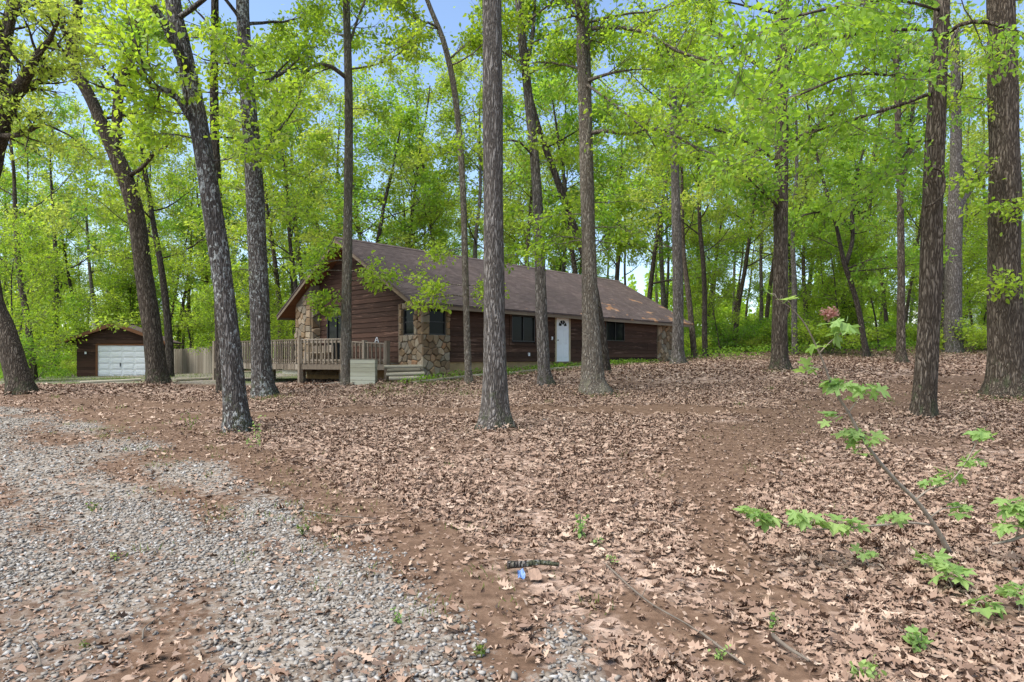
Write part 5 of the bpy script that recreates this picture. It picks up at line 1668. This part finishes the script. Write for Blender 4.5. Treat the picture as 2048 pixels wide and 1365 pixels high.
# strip along the house bed, by the garage, under the right woods, around trunks
cen = []
for k in range(170):
    t = rng.random() * 15 - 1.5
    q = hloc(t, rng.uniform(-1.1, -.15) if rng.random() < .7 else -rng.uniform(1.1, 2.2)); cen.append((q.x, q.y, .18, 30))
for k in range(130):
    cen.append((rng.uniform(-31, -11), rng.uniform(29, 41), .5, 22))
for k in range(260):
    y_ = rng.uniform(33, 47); cen.append((rng.uniform(.22, .82) * y_, y_, .6, 26))
for k in range(46):
    cen.append((rng.uniform(-3, 1) - 1.5, rng.uniform(18, 22.5), .3, 16))
for k in range(60):
    y_ = rng.uniform(4, 14); cen.append((np.interp(y_, EDGE_Y, EDGE_X) + rng.normal(.2, .9), y_, .09, 14))
for k in range(60):
    y_ = rng.uniform(6, 20); cen.append((rng.uniform(-.75, .78) * y_, y_, .09, 9))
for (px, py, Y) in ((2000, 800, 16), (1560, 742, 23), (1190, 793, 18.2), (475, 868, 12.2), (530, 795, 18.7), (990, 852, 12.1)):
    for k in range(6):
        cen.append(((px - 1024) / F * Y + rng.normal(0, .5), Y - rng.uniform(0, .5), .2, 16))
for x, y, s, n in cen:
    gxs.append(rng.normal(x, s, n)); gys.append(rng.normal(y, s, n)); gh.append(np.full(n, .07 if y < 15 else .13))
gxs, gys, gh = np.concatenate(gxs), np.concatenate(gys), np.concatenate(gh)
V1, F1 = blades(gxs, gys, .4, 1.2, .1)
base = np.stack([gxs, gys, ground_z(gxs, gys)], 1)
V1 = (V1.reshape(-1, 5, 3) - base[:, None]) * gh[:, None, None] * np.array([1, 1, 1.1]) + base[:, None]
o = link('grass', np_mesh('grass', V1.reshape(-1, 3), F1, M['grass'], False, {'tint': np.repeat(rng.random(len(gxs)), 5)}))
tag(o, 'short grass and weeds growing through the litter in patches', 'grass', None, 'stuff')
# low leafy weeds in the house bed and under the right woods
wx, wy = [], []
for k in range(150):
    q = hloc(rng.random() * 16 - 1.5, rng.uniform(-1.2, -.2)); n = 18
    wx.append(rng.normal(q.x, .14, n)); wy.append(rng.normal(q.y, .14, n))
for k in range(420):
    y_ = rng.uniform(37, 52); q = (rng.uniform(.2, .85) * y_, y_); n = 26
    wx.append(rng.normal(q[0], .4, n)); wy.append(rng.normal(q[1], .4, n))
for k in range(260):
    y_ = rng.uniform(38, 55); q = (rng.uniform(-.85, -.71) * y_, y_); n = 26
    wx.append(rng.normal(q[0], .4, n)); wy.append(rng.normal(q[1], .4, n))
wx, wy = np.concatenate(wx), np.concatenate(wy)
n = len(wx)
P = np.stack([wx, wy, ground_z(wx, wy) + rng.random(n) * np.where(wy > 36, .55, .22)], 1)
V1, F1 = scatter(LEAF4, LEAF4F, P, rng.normal(0, 1, (n, 3)), rng.normal(0, .5, (n, 3)) + np.array([0, 0, .8]), np.where(wy > 36, .16, .09) * rng.uniform(.6, 1.3, n), np.where(wy > 36, .09, .055))
o = link('ground_weeds', np_mesh('ground_weeds', V1, F1, M['leaf_green'], False, {'tint': np.repeat(rng.random(n), 4)}))
tag(o, 'low leafy weeds along the house wall and wood edge', 'weeds', None, 'stuff')

# ------------------------------------------------------------------ near saplings, sticks, scraps
half = [(0, 0), (.16, -.02), (.34, -.16), (.52, -.02), (.40, .08), (.27, .20), (.44, .30), (.70, .46), (.60, .56), (.62, .70), (.42, .60), (.22, .52), (.25, .70), (.15, .82), (0, 1.06)]
def maple_mesh(curv, fold):
    m = MB()
    def pt(x, y): return (x, y, -curv * (y - .4) ** 2 + fold * abs(x) - .12 * x * x)
    rgt = [pt(x, y) for x, y in half]
    lft = [pt(-x, y) for x, y in half[1:-1]]
    m.v = rgt + lft
    n = len(rgt)
    m.f = [tuple(range(n)), tuple([0] + [n - 1] + [n + k for k in reversed(range(len(lft)))])]
    m.tube([(0, 0, 0), (0, -.3, .05), (0, -.55, .02)], [.012, .012, .014], 3, cap=False)
    me = m.mesh('leaf', M['leaf_maple'])
    a = me.attributes.new('tint', 'FLOAT', 'POINT')
    a.data.foreach_set('value', np.full(len(me.vertices), .5, np.float32))
    return me
MAPLE = [maple_mesh(.35, .10), maple_mesh(.15, .22), maple_mesh(.55, -.05)]
def sapling(name, label, stems, tufts, size, seed, ground_pt):
    """stems: polylines ((px,py,Y,w px)...); tufts: (px,py,Y,count,spread px)"""
    r = random.Random(seed)
    g = Vector((ground_pt.x, ground_pt.y, gz(ground_pt.x, ground_pt.y)))
    root = empty(name, g)
    for k, s in enumerate(stems):
        q, qr = smooth_path([at(a, b2, Y) - g for a, b2, Y, w in s], [w / F * Y / 2 for a, b2, Y, w in s], .06)
        m = MB(); m.tube(q, qr, 7, wob=.05); m.build('stem' if k == 0 else 'branch', M['sap_stem'], root, True)
    nodes = [at(a, b2, Y) - g for s_ in stems for a, b2, Y, w in s_]
    for (px, py, Y, n, sp) in tufts:
        c = at(px, py, Y) - g
        st = min(nodes, key=lambda q: (q - c).length)
        if (c - st).length < .05:
            c = c + Vector((r.uniform(-1, 1), r.uniform(-.5, .5), r.uniform(0, .6))).normalized() * .07
        mid = st.lerp(c, .5) + Vector((r.gauss(0, .012), r.gauss(0, .012), .015))
        m = MB(); m.tube([st, mid, c], [.0030, .0024, .0016], 5); m.build('twig', M['sap_stem'], root, True)
        spread = sp / F * Y
        for k in range(int(n * (1.4 if py > 720 else 0.7))):
            t = r.uniform(.45, 1.0)
            p_ = st.lerp(mid, t * 2) if t < .5 else mid.lerp(c, t * 2 - 1)
            az = r.uniform(0, 6.28)
            s_ = size * r.uniform(.5, 1.15)
            o = link('leaf', MAPLE[r.randrange(3)], None, root)
            out = Vector((math.cos(az), math.sin(az), r.uniform(-.35, .5)))
            o.location = p_ + out * (.5 * s_) + Vector((r.gauss(0, 1), r.gauss(0, 1), r.gauss(0, .5))) * spread * .28
            o.rotation_euler = (r.gauss(-.35, .45), r.gauss(0, .45), az - PI / 2)
            o.scale = (s_, s_, s_)
    tag(root, label, 'sapling', 'young maple saplings near the camera')
    return root
M['sap_stem'] = mat_plain('sapling_stem', (.24, .20, .155), .8, var=.3, sc=30)
Yb = 5.05
bp = at(1898, 1102, Yb)
sapling('maple_sapling', 'tall leaning maple sapling with bare lower stem at right foreground',
        [[(1900, 1108, 5.05, 11), (1868, 1050, 5.0, 9), (1835, 1005, 4.95, 8), (1795, 965, 4.9, 7.5), (1755, 920, 4.85, 7), (1720, 870, 4.8, 6), (1698, 828, 4.75, 5.5), (1668, 780, 4.7, 5), (1650, 735, 4.65, 4), (1638, 705, 4.6, 3.5), (1612, 652, 4.5, 2.5), (1585, 620, 4.4, 2), (1555, 598, 4.3, 1.5)],
         [(1860, 1050, 5.0, 5), (1820, 1046, 4.95, 5), (1770, 1050, 4.85, 4.5), (1700, 1055, 4.75, 4), (1620, 1058, 4.65, 3), (1540, 1040, 4.6, 2)],
         [(1832, 1000, 4.95, 4), (1860, 978, 4.95, 3.5), (1900, 965, 4.95, 3), (1935, 920, 4.95, 2.5), (1955, 880, 4.95, 2)],
         [(1862, 1035, 5.0, 3), (1885, 1018, 5.0, 2.5), (1925, 1015, 5.0, 2)], [(1697, 826, 4.75, 3), (1712, 805, 4.75, 2), (1728, 790, 4.75, 1.5)], [(1640, 705, 4.6, 2.5), (1660, 685, 4.6, 2), (1690, 660, 4.55, 1.5)]],
        [(1500, 1025, 4.6, 6, 18), (1540, 1028, 4.6, 7, 20), (1590, 1020, 4.65, 7, 18), (1625, 1040, 4.7, 9, 18), (1690, 1050, 4.75, 6, 20), (1790, 1030, 4.9, 6, 16), (1950, 870, 4.95, 7, 22), (1930, 930, 4.95, 7, 20), (1890, 945, 4.95, 6, 18), (1860, 965, 4.95, 4, 16), (1910, 1015, 5.0, 6, 22),
         (1665, 758, 4.7, 6, 16), (1680, 775, 4.7, 4, 14), (1735, 775, 4.75, 7, 18), (1712, 800, 4.75, 2, 8), (1660, 842, 4.75, 3, 8), (1720, 870, 4.8, 7, 18), (1745, 885, 4.8, 4, 14), (1715, 908, 4.8, 3, 12), (1665, 650, 4.5, 9, 20), (1690, 675, 4.5, 5, 16), (1640, 690, 4.55, 3, 10), (1575, 602, 4.35, 4, 20), (1540, 588, 4.3, 2, 12), (1610, 745, 4.7, 3, 12)],
        .105, 51, bp)
sapling('maple_sapling', 'leafy maple branch reaching in at the right edge',
        [[(2110, 1060, 4.7, 8), (2060, 1068, 4.7, 7), (2020, 1082, 4.7, 6), (1985, 1088, 4.7, 5)], [(2030, 1080, 4.7, 3), (2040, 1045, 4.7, 2.5), (2045, 1010, 4.7, 2)]],
        [(2030, 1010, 4.7, 9, 16), (2020, 1050, 4.7, 7, 16), (2048, 1035, 4.7, 6, 14)], .12, 52, at(2110, 1110, 4.9))
for k, (px, py, n, sp, lab) in enumerate(((1865, 1125, 7, 26, 'bright maple seedling cluster below the leaning sapling foot'), (1900, 1160, 12, 32, 'wide low maple seedling right below the leaning sapling'), (1950, 1215, 6, 16, 'small maple seedling between two larger ones at right'), (2035, 1200, 10, 24, 'large leafed maple seedling at the right edge'), (1735, 1120, 8, 24, 'pale low seedling left of the leaning sapling foot'))):
    Y = CH * F / (py + 30 - HZ)
    sapling('maple_seedling', lab, [[(px, py + 34, Y, 4), (px + 4, py + 15, Y, 3), (px - 3, py, Y, 2)]], [(px, py, Y, n, sp)], .105 if k != 4 else .065, 60 + k, at(px, py + 34, Y))
# little leafy sprouts in the litter
def sprout(px, py, hpx, n, label, seed, leafm='leaf_maple'):
    r = random.Random(seed); rg = np.random.default_rng(seed)
    Y = CH * F / (py - HZ) * .985
    b_ = at(px, py, Y)
    if Y > 9:
        for _ in range(6):
            Y = (CH - gz(b_.x, b_.y)) * F / (py - HZ); b_ = at(px, py, Y)
    b_.z = gz(b_.x, b_.y)
    H = hpx / F * Y
    root = empty('weed_sprout', b_)
    m = MB()
    P = []
    for k in range(4):
        d = Vector((r.gauss(0, .3), r.gauss(0, .3), 1)).normalized()
        p0 = Vector((0, 0, -.01))
        p1 = p0 + d * H * r.uniform(.5, 1)
        m.tube([p0, (p0 + p1) / 2, p1], [.0035, .003, .002], 4, cap=False)
        P += [tuple(p0.lerp(p1, r.uniform(.3, 1))) for _ in range(n // 3)]
    m.build('stem', M['twig'], root)
    P = np.array(P); n = len(P)
    sz = min(.045, max(.02, H * .28))
    P = P + rg.normal(0, sz * .5, (n, 3)) * np.array([1, 1, .5])
    V, FF = scatter(LEAF6, LEAF6F, P, rg.normal(0, 1, (n, 3)), rg.normal(0, .5, (n, 3)) + np.array([0, 0, .9]), rg.uniform(.6, 1.2, n) * sz, rg.uniform(.5, .8, n) * sz)
    link('foliage', np_mesh('foliage', V, FF, M[leafm], False, {'tint': np.repeat(rg.random(n), 7)}), None, root)
    tag(root, label, 'weed')
sprout(1165, 1075, 75, 36, 'tall green sprout in the litter right of centre foreground', 71)
sprout(1195, 1095, 30, 16, 'small sprout just right of the tall green sprout', 72)
sprout(1220, 1125, 26, 16, 'tiny bright sprout above the thin stick', 73)
sprout(793, 1232, 30, 22, 'small weed in the gravel near the bottom centre', 74)
sprout(960, 1295, 36, 30, 'grassy weed beside the bare wheel track at bottom', 75, 'grass')
sprout(1845, 1315, 75, 50, 'bushy sprout at the lower right corner area', 76)
sprout(1725, 1362, 55, 40, 'bushy sprout at the bottom edge right of centre', 77)
sprout(1545, 1265, 38, 24, 'small sprout left of the lower right stick', 78)
sprout(1440, 1312, 34, 24, 'small sprout beside the long bottom stick', 79)
sprout(515, 905, 95, 44, 'tall thin weed right of the lichen flecked trunk foot', 80)
sprout(385, 858, 50, 34, 'pale weed left of the lichen flecked trunk', 81, 'grass')
sprout(232, 1115, 22, 16, 'small green weed on the left gravel', 82)
sprout(187, 1022, 26, 18, 'green tuft on the gravel at left', 83, 'grass')
sprout(172, 1280, 26, 16, 'pale weed low on the left gravel', 84, 'grass')
sprout(530, 775, 34, 30, 'leafy sprout on the foot of the stout grey trunk', 85)
sprout(605, 1070, 30, 22, 'grassy tuft where gravel meets leaf litter', 86, 'grass')

def gp_(px, py):
    Y = CH * F / (py - HZ)
    for _ in range(5):
        X = (px - 1024) / F * Y
        Y = (CH - gz(X, Y)) * F / (py - HZ)
    X = (px - 1024) / F * Y
    return Vector((X, Y, gz(X, Y)))
def stick(pts, w, label, mat='twig', name='stick', lift=.025):
    w = w * (.72 if name == 'stick' else .9)
    P = [gp_(a, b2) for a, b2 in pts]
    o0 = P[0].copy()
    rr_ = random.Random(int(sum(a for a, b2 in pts)))
    Q = [p - o0 + Vector((0, 0, w + lift * rr_.uniform(.5, 1.4))) for p in P]
    q, qr = smooth_path(Q, [w * (1 - .55 * k / (len(Q) - 1)) for k in range(len(Q))], .05)
    m = MB(); m.tube(q, qr, 7, wob=.12, seed=1)
    if len(q) > 12 and name == 'stick':
        i = len(q) // 2
        m.tube([q[i], q[i] + Vector((.05, .10, .03)), q[i] + Vector((.07, .19, .02))], [qr[i] * .6, qr[i] * .45, qr[i] * .2], 5)
    o = m.build(name, M[mat], None, True)
    o.location = o0
    tag(o, label, 'log' if name == 'log' else 'stick')
stick([(1015, 1148), (1045, 1146), (1080, 1144), (1118, 1147)], .034, 'short mossy log piece beside the blue scrap', 'bark_lichen', 'log', .04)
stick([(612, 1030), (680, 1040), (752, 1042)], .010, 'upper thin stick where gravel meets litter')
stick([(690, 1060), (740, 1056), (785, 1053)], .012, 'lower thin stick where gravel meets litter')
stick([(1210, 1135), (1290, 1210), (1380, 1265), (1430, 1300)], .010, 'long thin stick slanting down at bottom right of centre')
stick([(1545, 1285), (1575, 1310), (1618, 1340)], .020, 'thick grey stick at the lower right')
stick([(1765, 1245), (1800, 1268), (1835, 1292)], .010, 'thin pale twig in the litter at lower right')
stick([(1400, 1275), (1450, 1315), (1490, 1345)], .012, 'brown twig near the bottom edge right of centre')
stick([(285, 1290), (290, 1262), (320, 1240)], .008, 'curved brown twig on the gravel')
stick([(205, 870), (250, 872), (275, 868)], .016, 'dark twig pile on the dirt left of the leaning trunk')
stick([(60, 1298), (75, 1316), (82, 1340)], .008, 'short twig at the lower left gravel')
# blue scrap and cardboard piece
def scrap(px, py, w, h, mat, name, label, cat, fold):
    p = gp_(px, py)
    m = MB()
    rr_ = random.Random(px)
    nx, ny = 5, 4
    for lay in (0, 1):
        for j in range(ny):
            for i in range(nx):
                x, y = (i / (nx - 1) - .5) * w * (1 - .25 * abs(j / (ny - 1) - .4)), (j / (ny - 1) - .5) * h
                m.v.append((x + rr_.uniform(-.006, .006) * (1 - lay), y, .012 + fold * math.sin(i * 1.7 + j) + .03 * (j / (ny - 1)) - lay * .002))
    for j in range(ny - 1):
        for i in range(nx - 1):
            a = j * nx + i
            m.f.append((a, a + 1, a + nx + 1, a + nx))
            b2 = a + nx * ny
            m.f.append((b2, b2 + nx, b2 + nx + 1, b2 + 1))
    o = m.build(name, M[mat]); o.location = p + Vector((0, 0, .03)); o.rotation_euler = (math.radians(16), 0, math.radians(rr_.uniform(-20, 20)))
    tag(o, label, cat)
M['blue'] = mat_plain('blue_plastic', (.13, .22, .42), .5)
M['card'] = mat_plain('cardboard', (.26, .17, .12), .85)
scrap(1042, 1163, .055, .06, 'blue', 'plastic_scrap', 'small crumpled blue scrap beside the log piece', 'scrap', .012)
scrap(1068, 1164, .09, .09, 'card', 'cardboard_scrap', 'flat brown scrap right of the blue one', 'scrap', .004)

# look-alikes in one stretch of the woods are told apart by their order from the left
same = {}
for o in bpy.data.objects:
    if o.parent is None and o.get('label') and o.get('category') in ('tree', 'bush'):
        px = 1024 + o.location.x / o.location.y * F
        if -60 < px < 2110:
            same.setdefault(o['label'], []).append((px, o))
NUM = ['', 'one', 'two', 'three', 'four', 'five', 'six', 'seven', 'eight', 'nine', 'ten', 'eleven', 'twelve']
ORD = ['leftmost', 'second', 'third', 'fourth', 'fifth', 'sixth', 'seventh', 'eighth', 'ninth', 'tenth', 'eleventh']
for l, os_ in same.items():
    n = len(os_)
    if n < 2 or n > 12: continue
    os_.sort(key=lambda t: t[0])
    for k, (px, o) in enumerate(os_):
        o['label'] = l + (', rightmost of ' + NUM[n] if k == n - 1 else (', leftmost of ' + NUM[n] if k == 0 else ', ' + ORD[k] + ' of ' + NUM[n] + ' from left'))
